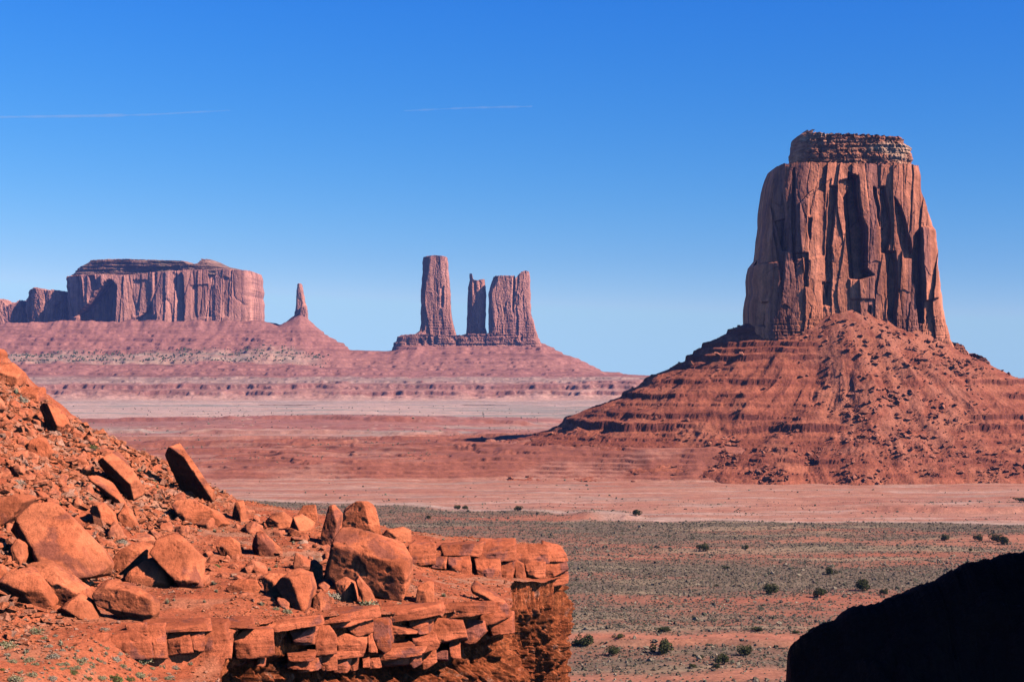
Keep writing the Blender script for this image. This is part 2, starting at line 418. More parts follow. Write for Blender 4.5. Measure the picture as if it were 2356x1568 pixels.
# ------------------------------------------------------------------ buttes: one sheet wrapped over front, top and back
def butte_mesh(name, Yc, D, ybase, xl, xr, top, nU=300, nZ=200, nB=30, nT=14, polys=(), n=3.2, cols=((14, 120, 4.0), (4.5, 40, 1.2)), strata=(), panels=(), bulge=0.0, jit=0.6,
               rough=0.3, pdepth=1.0, soft=1, seed=0, tops=0.0, base=(0, 0, 0), belt=None, yaw=0.0):
    s = np.sin(np.linspace(-np.pi / 2, np.pi / 2, nU))
    s = 0.65 * s + 0.35 * np.linspace(-1, 1, nU)
    Ye = Yc - (.82 if n >= 4 else .45) * D                        # where the edges seen in the photograph stand
    zb = CH + (HY - ybase) / F * Ye
    m = F / Ye
    side = 1 if np.mean([t[1] for t in xl] + [t[1] for t in xr]) > CX else -1
    YL, YR = Yc + side * .5 * D, Yc - side * .5 * D        # the left outline is set by the corner that reaches furthest left
    def sides(z):
        py = HY - (z - CH) * m
        return (itp(py, xl) - CX) / F * YL, (itp(py, xr) - CX) / F * YR
    # height of the top edge in each column
    ytm = min(t[1] for t in top)
    l0, r0 = sides(np.full(nU, CH + (HY - ytm) / m))
    xt = CX + (0.5 * (l0 + r0) + 0.5 * (r0 - l0) * s) * m
    zt = CH + (HY - itp(xt, top)) / m
    zt = zt + tops * fbm2(s * (r0 - l0) / 5.0, s * 0 + seed, 3, seed + 5)
    def sheet(k, front):
        v = np.linspace(0, 1, k)[:, None]
        z = zb + v * (zt[None, :] - zb)
        l, r = sides(z)
        X = 0.5 * (l + r) + 0.5 * (r - l) * s[None, :]
        dep = D * (1 - np.abs(s) ** n) ** (1 / n)
        Y = Yc + (-1 if front else 1) * np.repeat(dep[None, :], k, 0)
        return X, Y, z
    X, Y, z = sheet(nZ, True)
    ppx = CX + X / Y * F; ppy = HY - (z - CH) / Y * F
    rec = np.zeros_like(X)
    for poly, p in polys:
        mk = in_poly(ppx + 1.5 * m * 0.5 * pn2(z / 9, X / 30, seed + 3), ppy, poly).astype(float)
        rec += p * pdepth * (blur(mk, soft) if soft else mk)
    edge = 1 - np.abs(s)[None, :] ** 10
    for i, (wx, wz, amp) in enumerate(cols):
        wob = 0.35 * pn2(z / (wz * .6), X / (wx * 3), seed + 20 + i)
        q = pn2(X / wx + wob, z / wz, seed + 30 + i)
        q2 = pn2(X / wx * 2.1 + wob, z / wz * 1.5, seed + 40 + i)
        rec += amp * (0.9 * q + 0.45 * np.exp(-np.abs(q2) / .05) - .1)
    for i, (wx, hz_, amp) in enumerate(panels):                     # slabs that have split off: flat faces with sharp edges
        a_ = X / wx + .9 * pn2(z / (hz_ * 1.3), X / (wx * 6), seed + 130 + i) + 40
        ix = np.floor(a_).astype(np.int64)
        iz = np.floor(z / hz_ + PERM[(ix + seed) & 255] / 256.0 + .25 * pn2(X / wx, z / hz_, seed + 140) + 50).astype(np.int64)
        hsh = PERM[PERM[(ix + 3 * seed) & 255] + (iz & 255)] / 255.0
        rec += amp * (hsh - .5) + amp * .75 * (a_ - ix - .5) * np.where(PERM[(ix + 7) & 255] > 128, 1, -1)
    rec += rough * fbm3(X / 3.0, Y / 3.0, z / 5.0, 3, seed + 50) * 2
    zz = z - zb
    for (wz, amp, zlo, zhi) in strata:
        st = pn2(z / wz, X / (wz * 40), seed + 60) + 0.7 * pn2(z / wz * 2.7, X / (wz * 14), seed + 61)
        st = np.tanh(st * 3.0)
        rec += amp * st * (sstep(zhi + .1, zlo, z) if zhi > zlo else 1)
    if belt:                                                     # blocky joints low on the wall
        bz, bw, ba = belt
        j = np.abs(pn2(X / bw, np.floor(z / (bw * .8)) * 7.3, seed + 70))
        rec += ba * (0.5 - sstep(0.0, 0.12, j)) * sstep(bz + 12, bz - 12, z) * 2
    rec += yaw * (X - X.mean())
    Y = Y + rec * edge
    zs_ = max(7.0, (zt.max() - zb) / 9)
    xj = jit * (fbm2(z / zs_, s[None, :] * 2 + 0 * z, 4, seed + 80))
    X = X + xj * np.abs(s)[None, :] ** 4
    Xb, Yb, zb2 = sheet(nB, False)
    Yb = Yb + 3 * rough * fbm2(Xb / 12, zb2 / 40, 3, seed + 90)
    xjb = jit * (fbm2(zb2 / zs_, s[None, :] * 2 + 0 * zb2, 4, seed + 80))
    Xb = Xb + xjb * np.abs(s)[None, :] ** 4
    t = np.linspace(0, 1, nT + 2)[1:-1, None]
    Xt = X[-1] + (Xb[-1] - X[-1]) * t; Yt = Y[-1] + (Yb[-1] - Y[-1]) * t; Zt = z[-1] + (zb2[-1] - z[-1]) * t
    Zt = Zt + bulge * np.sin(np.pi * t) * edge + 0.5 * tops * fbm2(Xt / 6, Yt / 6, 3, seed + 95) * np.sin(np.pi * t) * edge
    PP = np.concatenate([np.stack([X, Y, z], -1), np.stack([Xt, Yt, Zt], -1), np.stack([Xb, Yb, zb2], -1)[::-1]], 0)
    return grid_mesh(name, PP, False, base=base)

def Z3(pts): return [(1608.8 + .3567 * a, 274.7 + .3567 * b) for a, b in pts]     # from an enlarged crop to reference pixels
SH_A = dict(nU=120, nZ=80, nB=8, n=4, cols=((9, 30, 1.2),), panels=((5, 7, 1.6), (2.2, 3, .8)), strata=((2.2, .9, 0, 0), (5, 1.2, 0, 0)), jit=1.6, rough=.3, tops=1.2)
mitten = empty('butte', (MX, MY, 0))
tag(mitten, 'massive dark red flat topped sandstone butte standing on its broad rubble skirt', 'butte')
B0 = (MX, MY, 0)
mit_polys = [
    (Z3([(440, 330), (535, 320), (545, 480), (560, 640), (545, 730), (530, 850), (500, 700), (470, 640), (450, 480)]), 4.2),
    (Z3([(598, 320), (612, 320), (616, 640), (612, 910), (596, 910), (590, 640)]), 2.5),
    (Z3([(480, 660), (560, 640), (570, 850), (530, 850)]), 2.5),
    (Z3([(600, 865), (690, 865), (690, 1080), (672, 1080), (664, 900), (612, 900), (610, 1010)]), 2.2),
    (Z3([(690, 640), (715, 640), (712, 780), (692, 740)]), 2.0),
    (Z3([(700, 500), (850, 380), (820, 560), (800, 880), (700, 900)]), 0.9),
    (Z3([(842, 430), (895, 430), (880, 560), (850, 820), (855, 1000), (822, 1170), (810, 900), (830, 600)]), 2.6),
    (Z3([(895, 400), (960, 380), (965, 470), (935, 520), (905, 460)]), 1.8),
    (Z3([(935, 510), (968, 460), (966, 340), (1030, 370), (1040, 520), (1060, 650), (1086, 700), (1080, 960), (1128, 1000), (1040, 1030), (975, 1020), (958, 850), (945, 640)]), 11.5),
    (Z3([(1128, 430), (1150, 440), (1176, 640), (1170, 700), (1140, 520)]), 2.4),
    (Z3([(1178, 430), (1205, 430), (1240, 620), (1245, 760), (1210, 860), (1182, 858)]), 4.2),
    (Z3([(1205, 850), (1270, 850), (1285, 1000), (1280, 1180), (1265, 1390), (1225, 1390), (1222, 1000)]), 5.0),
    (Z3([(1265, 500), (1310, 560), (1345, 680), (1375, 800), (1390, 890), (1330, 890), (1300, 780), (1285, 700), (1270, 600)]), 4.6),
    (Z3([(1405, 740), (1445, 715), (1440, 900), (1450, 1080), (1462, 1310), (1430, 1310), (1405, 1060), (1385, 1000), (1385, 880)]), 5.2),
    (Z3([(1440, 690), (1530, 690), (1550, 1150), (1470, 1170)]), -3.5),
    (Z3([(280, 930), (352, 930), (350, 1100), (400, 1180), (440, 1180), (425, 1330), (280, 1330)]), 5.0),
    (Z3([(785, 1050), (850, 1050), (845, 1200), (790, 1200)]), 1.6),
    (Z3([(965, 1030), (1130, 1010), (1140, 1160), (970, 1160)]), -1.4),
    (Z3([(1090, 1200), (1110, 1200), (1105, 1330), (1080, 1290)]), 2.0),
]
me = butte_mesh('cliff', MY, 56, 850,
    [(378, 1768), (385, 1762), (400, 1757), (440, 1748), (500, 1743), (560, 1737), (603, 1733), (607, 1722), (640, 1716), (700, 1712), (750, 1709), (800, 1700), (850, 1690)],
    [(378, 2110), (440, 2119), (480, 2132), (520, 2146), (530, 2151), (560, 2152), (600, 2155), (660, 2162), (700, 2168), (740, 2175), (780, 2182), (810, 2205), (850, 2230)],
    [(1762, 390), (1775, 381), (1800, 378), (1830, 377), (2090, 378), (2110, 380)],
    nU=640, nZ=520, polys=mit_polys, n=6.5, cols=((34, 200, 2.6), (11, 90, 0.40)), panels=((24, 120, 4.2), (11, 55, 2.0), (4.5, 20, .6)), strata=((2.6, 0.6, 112, 146),), belt=(142, 3.6, 0.55),
    jit=1.2, rough=0.16, soft=1, pdepth=2.4, seed=3, yaw=.13, tops=1.2, base=B0)
link('cliff', me, M_CLIFF, mitten)
cap_polys = [(Z3([(600, 240), (640, 130), (680, 250)]), 2.0), (Z3([(760, 120), (800, 130), (790, 260), (770, 260)]), 2.0), (Z3([(830, 270), (600, 270), (600, 300), (830, 300)]), 2.5)]
me = butte_mesh('cap', MY + 3, 46, 384,
    [(298, 1832), (306, 1822), (318, 1818), (326, 1813), (340, 1816), (352, 1811), (366, 1815), (374, 1822), (377, 1800), (386, 1780)],
    [(312, 2078), (318, 2086), (326, 2082), (338, 2100), (346, 2097), (352, 2101), (374, 2098), (377, 2106), (386, 2111)],
    [(1815, 318), (1822, 312), (1838, 303), (1845, 299), (1868, 299), (1880, 306), (1900, 308), (1990, 312), (2070, 317), (2082, 322)],
    nU=420, nZ=120, polys=cap_polys, n=4, cols=((12, 14, 1.6), (4, 6, .8)), panels=((9, 7, 2.0), (4.5, 3.5, 1.4), (2.2, 2.0, .7)), strata=((2.4, 0.5, 0, 0), (7.0, 1.0, 0, 0)), jit=1.6, rough=0.6, soft=1, seed=11, tops=1.6, bulge=2, base=B0)
link('cap', me, M_CAPROCK, mitten)

for nm_, yc_, d_, yb_, l_, r_, t_, sd_ in (
    ('shoulder', 1757, 26, 890, [(784, 2120), (800, 2140), (890, 2130)], [(790, 2216), (800, 2222), (824, 2230), (850, 2236), (890, 2246)], [(2120, 772), (2150, 782), (2178, 788), (2200, 789), (2212, 794), (2226, 812), (2232, 830)], 71),
    ('shoulder', 1762, 18, 880, [(822, 2225), (880, 2215)], [(822, 2270), (842, 2278), (880, 2300)], [(2225, 812), (2250, 816), (2266, 822), (2276, 838)], 74)):
    link(nm_, butte_mesh(nm_, yc_, d_, yb_, l_, r_, t_, seed=sd_, base=B0, **SH_A), M_CLIFF, mitten)

# rubble skirt of the big butte
uu = (np.linspace(1060, 2760, 1180) - CX) / F
yy = np.concatenate([np.arange(1470, 1800, 1.15), np.arange(1800, 2120, 6)])
Yt = np.repeat(yy[:, None], len(uu), 1); Xt = uu[None, :] * Yt
dx, dy = Xt - MX, Yt - MY
q = (np.abs(dx / 94) ** 3.2 + np.abs(dy / 55) ** 3.2) ** (1 / 3.2) + 1e-6
rad = np.hypot(dx, dy) / q
d = (q - 1) * rad
ang = np.arctan2(dy, dx)
wl = np.clip(-np.cos(ang), 0, 1) ** 3.0; wr = np.clip(np.cos(ang), 0, 1) ** 2.0; wf = np.clip(1 - wl - wr, 0.0, 1)
dw = d + 7 * fbm2(Xt / 70, Yt / 70, 3, 101) * sstep(5, 40, d)
rib = (ridge2(ang * 6.5 + 0.22 * fbm2(Xt / 90, Yt / 90, 3, 103), d / 300, 4, 104) - 0.4) * sstep(-.3, .4, fbm2(Xt / 60, Yt / 60, 2, 106) + .1)
dwr = dw + 9 * fbm2(ang * 4, d / 90, 3, 109) * sstep(4, 60, d) - 4.0 * rib * sstep(20, 110, d) + 15 * np.abs(pn2(ang * 4.2, d / 500, 107)) * np.exp(-((d - 128) / 34) ** 2) + 8 * np.abs(pn2(ang * 7.5 + 3, d / 500, 108)) * np.exp(-((d - 70) / 18) ** 2)
zf = itp(dwr, [(-90, 150), (-10, 138), (0, 130), (28, 106), (60, 83), (120, 41), (160, 20), (196, 4), (222, -12)])
zl = itp(dwr, [(-90, 150), (-10, 136), (0, 131), (30, 115), (60, 93), (92, 76), (155, 46), (164, 37), (190, 29), (212, 23), (255, 13), (300, 4), (345, -12)])
zr = itp(dwr, [(-90, 145), (-8, 121), (0, 113), (20, 99), (42, 89), (55, 83), (73, 76), (150, 44), (215, 8), (260, -12)])
dwr = dwr + 0
zt_ = (wl * zl + wr * zr + wf * zf) / (wl + wr + wf)
cone = np.exp(-(((Xt - 299) / 34) ** 2)) * sstep(60, -5, d) * 15 * (dy < 0)
zt_ = zt_ + cone
pxt = CX + uu[None, :] * F + 0 * Yt
scree = sstep(1830, 1940, pxt + 45 * fbm2(Xt / 40, Yt / 40, 3, 111) + 0.35 * (zt_ - 80)) * (1 - sstep(2190, 2290, pxt + 40 * fbm2(Xt / 40, Yt / 40, 3, 112) - 0.9 * (zt_ - 95) * 0))
scree = np.clip(scree, 0, 1) * sstep(8, 30, zt_ + 6 * fbm2(Xt / 30, Yt / 30, 3, 113))
zt_ = zt_ + (1.6 * fbm2(Xt / 22, Yt / 22, 4, 115) + 0.5 * fbm2(Xt / 5, Yt / 5, 3, 116)) * sstep(-5, 20, d)
levels = [(6, 1.2, .5), (11, 1.0, .4), (16, 3.0, .6), (24, 2.2, .5), (31, 1.4, .4), (41, 6.5, .9), (48, 3.6, .6), (60, 1.8, .5), (67, 3.4, .6), (79, 3.6, .7), (84, 1.0, .4), (92, 1.4, .5), (101, 4.5, .9), (107, 4.0, .8), (113, 4.0, .8), (119, 4.0, .8), (124, 3.5, .8)]
lm = (1 - 0.95 * scree) * sstep(-.25, 0.25, fbm2(Xt / 60, zt_ / 9, 3, 121) + 0.2)
zter = terrace(zt_, levels, 1.3 * fbm2(Xt / 24, Yt / 24, 3, 123))
zT = zt_ + (zter - zt_) * lm
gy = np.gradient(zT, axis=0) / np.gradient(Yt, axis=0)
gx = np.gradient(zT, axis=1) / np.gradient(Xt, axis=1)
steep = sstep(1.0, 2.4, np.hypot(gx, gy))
zT = zT + steep * 0.9 * np.abs(pn2(Xt / 3.2, zT / 9, 131))                       # vertical joints in the ledges
band = fbm2(zT / 5.5, Xt / 600, 3, 133)
ct = mixc(np.array((.41, .116, .064)), np.array((.30, .080, .046)), sstep(-.3, .4, band))
ct = mixc(ct, np.array((.44, .150, .090)), 0.8 * scree * sstep(-.6, .5, fbm2(Xt / 18, Yt / 18, 4, 135)))
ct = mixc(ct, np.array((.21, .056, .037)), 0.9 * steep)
ct = mixc(ct, np.array((.50, .165, .092)), 0.5 * sstep(.1, .6, fbm2(Xt / 45, Yt / 45, 4, 137)) * (1 - steep))
gz = ground_h(Xt, Yt)
keep = (zT > gz - 3)[:-1, :-1] & (q > 0.55)[:-1, :-1]
o = link('talus_slope', grid_mesh('talus_slope', np.stack([Xt, Yt, zT], -1), False, ct, keep, base=B0), M_TALUS, mitten)

# ------------------------------------------------------------------ distant country
uf = (np.linspace(-480, 2830, 1250) - CX) / F
yf_ = np.concatenate([np.arange(4880, 5300, 14), np.arange(5300, 5560, 3.5), np.arange(5560, 5900, 8), np.arange(5900, 7060, 5.5), np.arange(7060, 8300, 40)])
YF = np.repeat(yf_[:, None], len(uf), 1); XF = uf[None, :] * YF
pf = CX + uf * F
lv = [
 (4880, None, 0.0), (5060, None, 0.5),
 (5290, [(0, 918), (1300, 918), (1500, 915), (2356, 915)]),
 (5400, [(0, 897), (700, 898), (1300, 897), (1450, 888), (2356, 890)]),
 (5500, [(0, 886), (700, 887), (1300, 884), (1450, 876), (2356, 880)]),
 (5900, [(0, 868), (1300, 869), (1450, 868), (2356, 873)]),
 (6060, [(0, 852), (700, 852), (900, 858), (1300, 860), (1420, 864), (1500, 866), (2356, 872.5)]),
 (6240, [(0, 838), (560, 838), (700, 842), (760, 846), (900, 850), (1250, 850), (1330, 853), (1400, 862), (1500, 865.6), (2356, 872)]),
 (6300, [(0, 835), (560, 833), (700, 838), (760, 845), (900, 846), (1250, 845), (1330, 851), (1400, 861), (1500, 865.5), (2356, 872)]),
 (6520, [(0, 818), (250, 812), (620, 797), (700, 803), (760, 815), (800, 826), (870, 832), (1250, 822), (1330, 842), (1390, 857), (1500, 865.3), (2356, 872)]),
 (6760, [(0, 778), (150, 776), (560, 778), (650, 772), (690, 768), (750, 785), (795, 798), (805, 804), (890, 807), (905, 805), (940, 797), (1250, 797), (1300, 817), (1340, 833), (1390, 855.5), (1500, 865.2), (2356, 872)]),
 (6830, [(0, 763), (150, 760), (560, 763), (640, 757), (690, 748), (745, 770), (793, 790), (800, 803), (890, 806), (902, 802), (915, 785), (960, 778), (1240, 787), (1262, 795), (1300, 813), (1340, 831), (1390, 855), (1500, 865), (2356, 872)]),
 (6900, [(0, 747), (150, 738), (600, 740), (640, 750), (670, 736), (690, 726), (706, 733), (745, 768), (793, 795), (800, 804), (890, 807), (905, 804), (930, 776), (970, 771), (1240, 788), (1300, 816), (1340, 834), (1390, 857), (1500, 865.2), (2356, 872)]),
 (7020, [(0, 745), (150, 736), (600, 738), (645, 748), (672, 728), (690, 720), (708, 732), (745, 768), (800, 806), (900, 810), (1240, 795), (1300, 822), (1400, 862), (1500, 866), (2356, 872.5)]),
 (7500, [(0, 760), (600, 760), (700, 800), (800, 826), (1400, 868), (2356, 878)]), (8300, None, -20.0)]
zl_ = []
for L_ in lv:
    zl_.append(CH + (HY - itp(pf, L_[1])) / F * L_[0] if L_[1] else np.full(len(pf), L_[2]))
zl_ = np.array(zl_); yl_ = np.array([L_[0] for L_ in lv], float)
wY = np.clip(YF + (30 * fbm2(XF / 170, YF / 400, 3, 201) + 26 * np.abs(pn2(XF / 55, YF / 900, 202))) * sstep(5200, 5320, YF) * (1 - sstep(6700, 6850, YF)), 4880, 8300)
j = np.clip(np.searchsorted(yl_, wY, side='right') - 1, 0, len(yl_) - 2)
tt = (wY - yl_[j]) / (yl_[j + 1] - yl_[j])
ci = np.arange(len(pf))[None, :] + 0 * j
zF = zl_[j, ci] * (1 - tt) + zl_[j + 1, ci] * tt
slope_zone = sstep(5250, 5350, YF)
crest = 1 - sstep(6780, 6900, YF) * sstep(1200, 1300, pf)[None, :] * 1.0
zF = zF + slope_zone * crest * (3.5 * fbm2(XF / 120, YF / 120, 4, 203) - 3.0 * np.abs(pn2(XF / 46, YF / 220, 205)))
zF = zF + 11 * (fbm2(XF / 70, YF / 300, 4, 211) + .2) * np.exp(-((YF - 6880) / 45) ** 2) * (1 - sstep(590, 640, pf)[None, :])
zF = zF + 1.5 * fbm2(XF / 26, YF / 26, 4, 206) * (0.4 + slope_zone)
lvls = [(9, 4, 1.5), (18, 4, 1.5), (27, 11, 2.2), (39, 13, 2.5), (50, 6, 1.5), (62, 5, 1.5), (78, 6, 1.5), (90, 7, 1.5), (101, 6, 1.5), (112, 8, 1.6), (124, 5, 1.5), (152, 7, 2), (166, 11, 2), (181, 9, 2), (195, 13, 2.5), (208, 8, 2), (222, 9, 2)]
zt2 = terrace(zF, lvls, 4 * fbm2(XF / 140, YF / 140, 2, 208))
lmF = (.4 + .6 * sstep(-.35, .25, fbm2(XF / 150, zF / 20, 3, 209) + .2)) * slope_zone * (1 - 0.6 * sstep(.0, .5, fbm2(XF / 110, YF / 300, 3, 210)) * sstep(5900, 6000, YF))
zF = zF + (zt2 - zF) * lmF
sF = sstep(.5, 1.3, np.abs(np.gradient(zF, axis=0) / np.gradient(YF, axis=0)))
zF = zF + sF * 2.2 * np.abs(pn2(XF / 13, zF / 30, 212))
pF = pf[None, :] + 0 * YF
yn = YF + 45 * fbm2(XF / 200, YF / 120, 3, 214)
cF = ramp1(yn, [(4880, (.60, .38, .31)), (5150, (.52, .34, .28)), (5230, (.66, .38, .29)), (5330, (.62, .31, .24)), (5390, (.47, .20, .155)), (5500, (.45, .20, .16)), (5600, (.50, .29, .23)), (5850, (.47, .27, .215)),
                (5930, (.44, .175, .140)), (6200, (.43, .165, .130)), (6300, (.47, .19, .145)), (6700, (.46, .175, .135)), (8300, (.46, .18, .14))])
stF = fbm2(zF / 5.0, XF / 1500, 3, 216)
cF = cF * (1 - 0.34 * sstep(-.2, .5, stF) * sstep(-.3, .3, fbm2(XF / 120, YF / 120, 3, 217)) * sstep(5300, 5400, YF))[..., None]
bench = sstep(6255, 6330, yn) * (1 - sstep(6460, 6560, yn + (pF - 300) * .12)) * (1 - sstep(690, 760, pF))
cF = mixc(cF, mixc((.62, .36, .26), (.44, .36, .27), sstep(-.2, .35, fbm2(XF / 90, YF / 60, 4, 218))), 0.55 * bench)
cF = mixc(cF, (.70, .40, .27), .55 * bench * sstep(.3, .5, fbm2(XF / 160, YF / 70, 3, 219)))
cF = mixc(cF, (.30, .11, .09), 0.8 * sF * slope_zone)
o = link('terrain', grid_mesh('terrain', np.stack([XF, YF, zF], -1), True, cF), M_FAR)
tag(o, 'distant layered red benches and slopes below the far mesas', kind='structure')
def far_h(X, Y):
    i = np.clip(np.searchsorted(yf_, Y), 1, len(yf_) - 1); k = np.clip(np.searchsorted(uf, X / Y), 1, len(uf) - 1)
    return zF[i, k]

def Z1(pts): return [(.3581 * a, 549.4 + .3581 * b) for a, b in pts]
def Z2(pts): return [(843.7 + .2915 * a, 549.4 + .2915 * b) for a, b in pts]
def far_butte(name, label, part, m, loc, *a, **k):
    e = empty(name, loc); tag(e, label, 'butte' if 'tower' not in label and 'spire' not in label else 'rock tower')
    link(part, butte_mesh(part, *a, base=loc, **k), m, e)
    return e

mp = [
 (Z1([(435, 240), (515, 235), (525, 330), (515, 500), (470, 500), (450, 360)]), 22),
 (Z1([(580, 240), (612, 240), (640, 330), (600, 330)]), 14),
 (Z1([(690, 280), (715, 262), (748, 300), (745, 420), (732, 545), (500, 545), (510, 480), (580, 420), (640, 340)]), 95),
 (Z1([(968, 400), (975, 500), (900, 545), (868, 545), (880, 510), (945, 470)]), 24),
 (Z1([(990, 215), (1006, 215), (1002, 300), (988, 400)]), 9),
 (Z1([(1612, 250), (1640, 215), (1645, 250), (1616, 285)]), 16),
 (Z1([(850, 265), (940, 262), (965, 300), (955, 470), (860, 500), (835, 420)]), 6),
 (Z1([(1120, 215), (1135, 230), (1128, 330), (1118, 330)]), 10),
 (Z1([(1215, 300), (1330, 290), (1345, 500), (1230, 510)]), 7),
 (Z1([(1430, 240), (1470, 250), (1460, 500), (1425, 500)]), 8),
]
ML = (-880.0, 7150.0, 240.0)
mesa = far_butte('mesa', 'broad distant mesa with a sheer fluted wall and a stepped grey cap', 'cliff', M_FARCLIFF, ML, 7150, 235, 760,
    [(630, 158), (640, 157), (700, 160), (735, 163), (760, 150)], [(620, 602), (640, 606), (700, 608), (735, 609), (760, 620)],
    [(157, 636), (190, 634), (300, 634), (350, 628), (430, 622), (520, 619), (603, 624)],
    nU=460, nZ=170, nB=20, polys=mp, n=6.0, cols=((110, 500, 14), (36, 200, 2.5)), panels=((80, 600, 15), (30, 420, 6), (13, 200, 1.8)), jit=4, yaw=.12, rough=.5, pdepth=1.15, soft=1, seed=21, tops=3)
link('cap', butte_mesh('cap', 7165, 215, 640,
    [(597, 205), (600, 203), (604, 200), (610, 186), (616, 176), (624, 170), (632, 160), (642, 152)], [(596, 512), (604, 528), (612, 548), (618, 575), (624, 600), (642, 606)],
    [(172, 628), (180, 616), (200, 604), (205, 598), (290, 597), (410, 601), (417, 602), (418, 608), (428, 609), (440, 606), (460, 598), (462, 596), (515, 596), (518, 600), (548, 613), (600, 623)],
    nU=300, nZ=60, nB=10, n=4, cols=((60, 40, 9), (18, 14, 4)), strata=((9, 6, 0, 0), (4, 3, 0, 0)), jit=4, rough=1.5, seed=25, tops=2.5, bulge=4, base=ML), M_FARCAP, mesa)
far_butte('butte', 'low rounded far butte joined to the left end of the broad mesa', 'cliff', M_FARCLIFF, (-1690, 7060, 230), 7060, 90, 760,
    [(660, 72), (668, 66), (690, 58), (712, 56), (740, 58), (760, 50)], [(664, 162), (700, 190), (740, 195), (760, 200)],
    [(58, 690), (66, 672), (80, 663), (96, 665), (104, 668), (130, 668), (150, 674), (165, 678), (190, 690)],
    nU=160, nZ=80, nB=10, n=2.6, cols=((40, 300, 12), (15, 100, 5)), polys=[(Z1([(350, 420), (450, 380), (450, 500), (340, 510)]), 14)], jit=4, rough=1.2, seed=31, tops=4)
far_butte('butte', 'jagged low far ridge at the left edge of the picture', 'cliff', M_FARCLIFF, (-1860, 7080, 230), 7080, 70, 765,
    [(690, -60), (760, -70)], [(690, 72), (760, 82)],
    [(-60, 690), (-10, 691), (2, 689), (14, 694), (18, 702), (24, 703), (40, 697), (48, 691), (50, 705), (56, 714), (66, 716), (76, 730)],
    nU=110, nZ=60, nB=8, n=2.4, cols=((30, 300, 12), (12, 100, 5)), jit=3, rough=1.2, seed=33, tops=9)

spire_e = far_butte('rock_spire', 'slender lone rock spire standing between the broad mesa and the towers', 'column', M_FARCLIFF, (-780, 6960, 270), 6960, 17, 752,
    [(652, 683.5), (660, 683), (690, 681), (712, 679.5), (728, 676), (738, 668), (752, 660)], [(652, 696), (672, 699), (690, 702), (706, 707), (728, 709), (748, 711), (752, 715)],
    [(683, 655), (687, 652), (693, 653), (697, 658)], nU=60, nZ=90, nB=14, n=2.2, cols=((9, 60, 3.5), (4, 25, 1.2)), polys=[(Z1([(1905, 500), (1960, 435), (1985, 450), (1985, 560), (1940, 520)]), 10)], jit=2.0, rough=.7, seed=41, tops=1.5)

link('shoulder', butte_mesh('shoulder', 6945, 14, 752, [(703, 692), (715, 690), (735, 684), (752, 680)], [(703, 705), (715, 708), (745, 711), (752, 713)], [(690, 712), (693, 706), (700, 703), (706, 706)],
    nU=60, nZ=60, nB=8, n=3.5, cols=((8, 40, 2),), panels=((7, 20, 2.5),), jit=1.5, rough=.6, seed=44, tops=1.5, base=(-780, 6960, 270)), M_FARCLIFF, spire_e)
far_butte('rock_plinth', 'ledgy broken rock plinth carrying the three far towers', 'wall', M_FARCLIFF, (-100, 6850, 190), 6850, 78, 850,
    [(768, 925), (772, 921), (774, 914), (786, 911), (788, 905), (815, 901), (850, 893)], [(768, 1236), (780, 1240), (800, 1250), (850, 1290)],
    [(921, 771), (955, 768), (1000, 770), (1062, 771), (1070, 768), (1120, 767), (1125, 766), (1230, 774), (1240, 780)],
    nU=330, nZ=90, nB=8, n=7, cols=((40, 160, 4),), panels=((30, 24, 4), (12, 12, 2)), strata=((5, 1.2, 0, 0), (11, 1.5, 0, 0)),
    polys=[(Z2([(412, 800), (436, 800), (436, 875), (412, 870)]), 14), (Z2([(480, 790), (505, 790), (505, 840), (480, 840)]), 12), (Z2([(525, 752), (555, 752), (552, 830), (530, 830)]), 9), (Z2([(700, 800), (715, 800), (732, 870), (712, 870)]), 12),
           (Z2([(240, 800), (256, 800), (254, 905), (242, 905)]), 10), (Z2([(312, 800), (328, 800), (326, 890), (314, 890)]), 9), (Z2([(640, 760), (690, 760), (690, 790), (640, 790)]), 6), (Z2([(1210, 750), (1232, 750), (1226, 810), (1212, 805)]), 10)],
    jit=3, rough=1.0, seed=61, tops=2.5)
t1 = [(Z2([(445, 140), (490, 150), (490, 250), (470, 330), (440, 430)]), 12), (Z2([(548, 340), (560, 360), (565, 440), (550, 420)]), 6), (Z2([(585, 390), (610, 370), (605, 540), (585, 540)]), 7),
      (Z2([(430, 540), (470, 570), (455, 720), (430, 740)]), 9)]
far_butte('rock_tower', 'tallest of the three far rock towers, a square pillar on its own', 'column', M_FARCLIFF, (-260, 6850, 210), 6850, 46, 800,
    [(586, 974), (596, 973), (625, 972), (674, 968), (740, 968), (760, 966), (768, 955), (800, 945)], [(586, 1028), (592, 1030), (650, 1035), (712, 1038), (735, 1041), (752, 1045), (764, 1050), (800, 1060)],
    [(973, 592), (984, 589), (1000, 587), (1020, 589), (1030, 592)], nU=150, nZ=220, nB=16, n=5.5, cols=((26, 260, 3), (9, 80, .8)), panels=((20, 110, 5), (9, 45, 2.2)), strata=((5, 1.5, 180, 330),), polys=t1, yaw=.15, jit=2.2, rough=.8, seed=51, tops=1.5)
t2 = [(Z2([(800, 400), (830, 380), (828, 540), (800, 700)]), 6), (Z2([(838, 330), (862, 340), (858, 420), (842, 440)]), 6), (Z2([(880, 330), (900, 330), (895, 400)]), 4)]
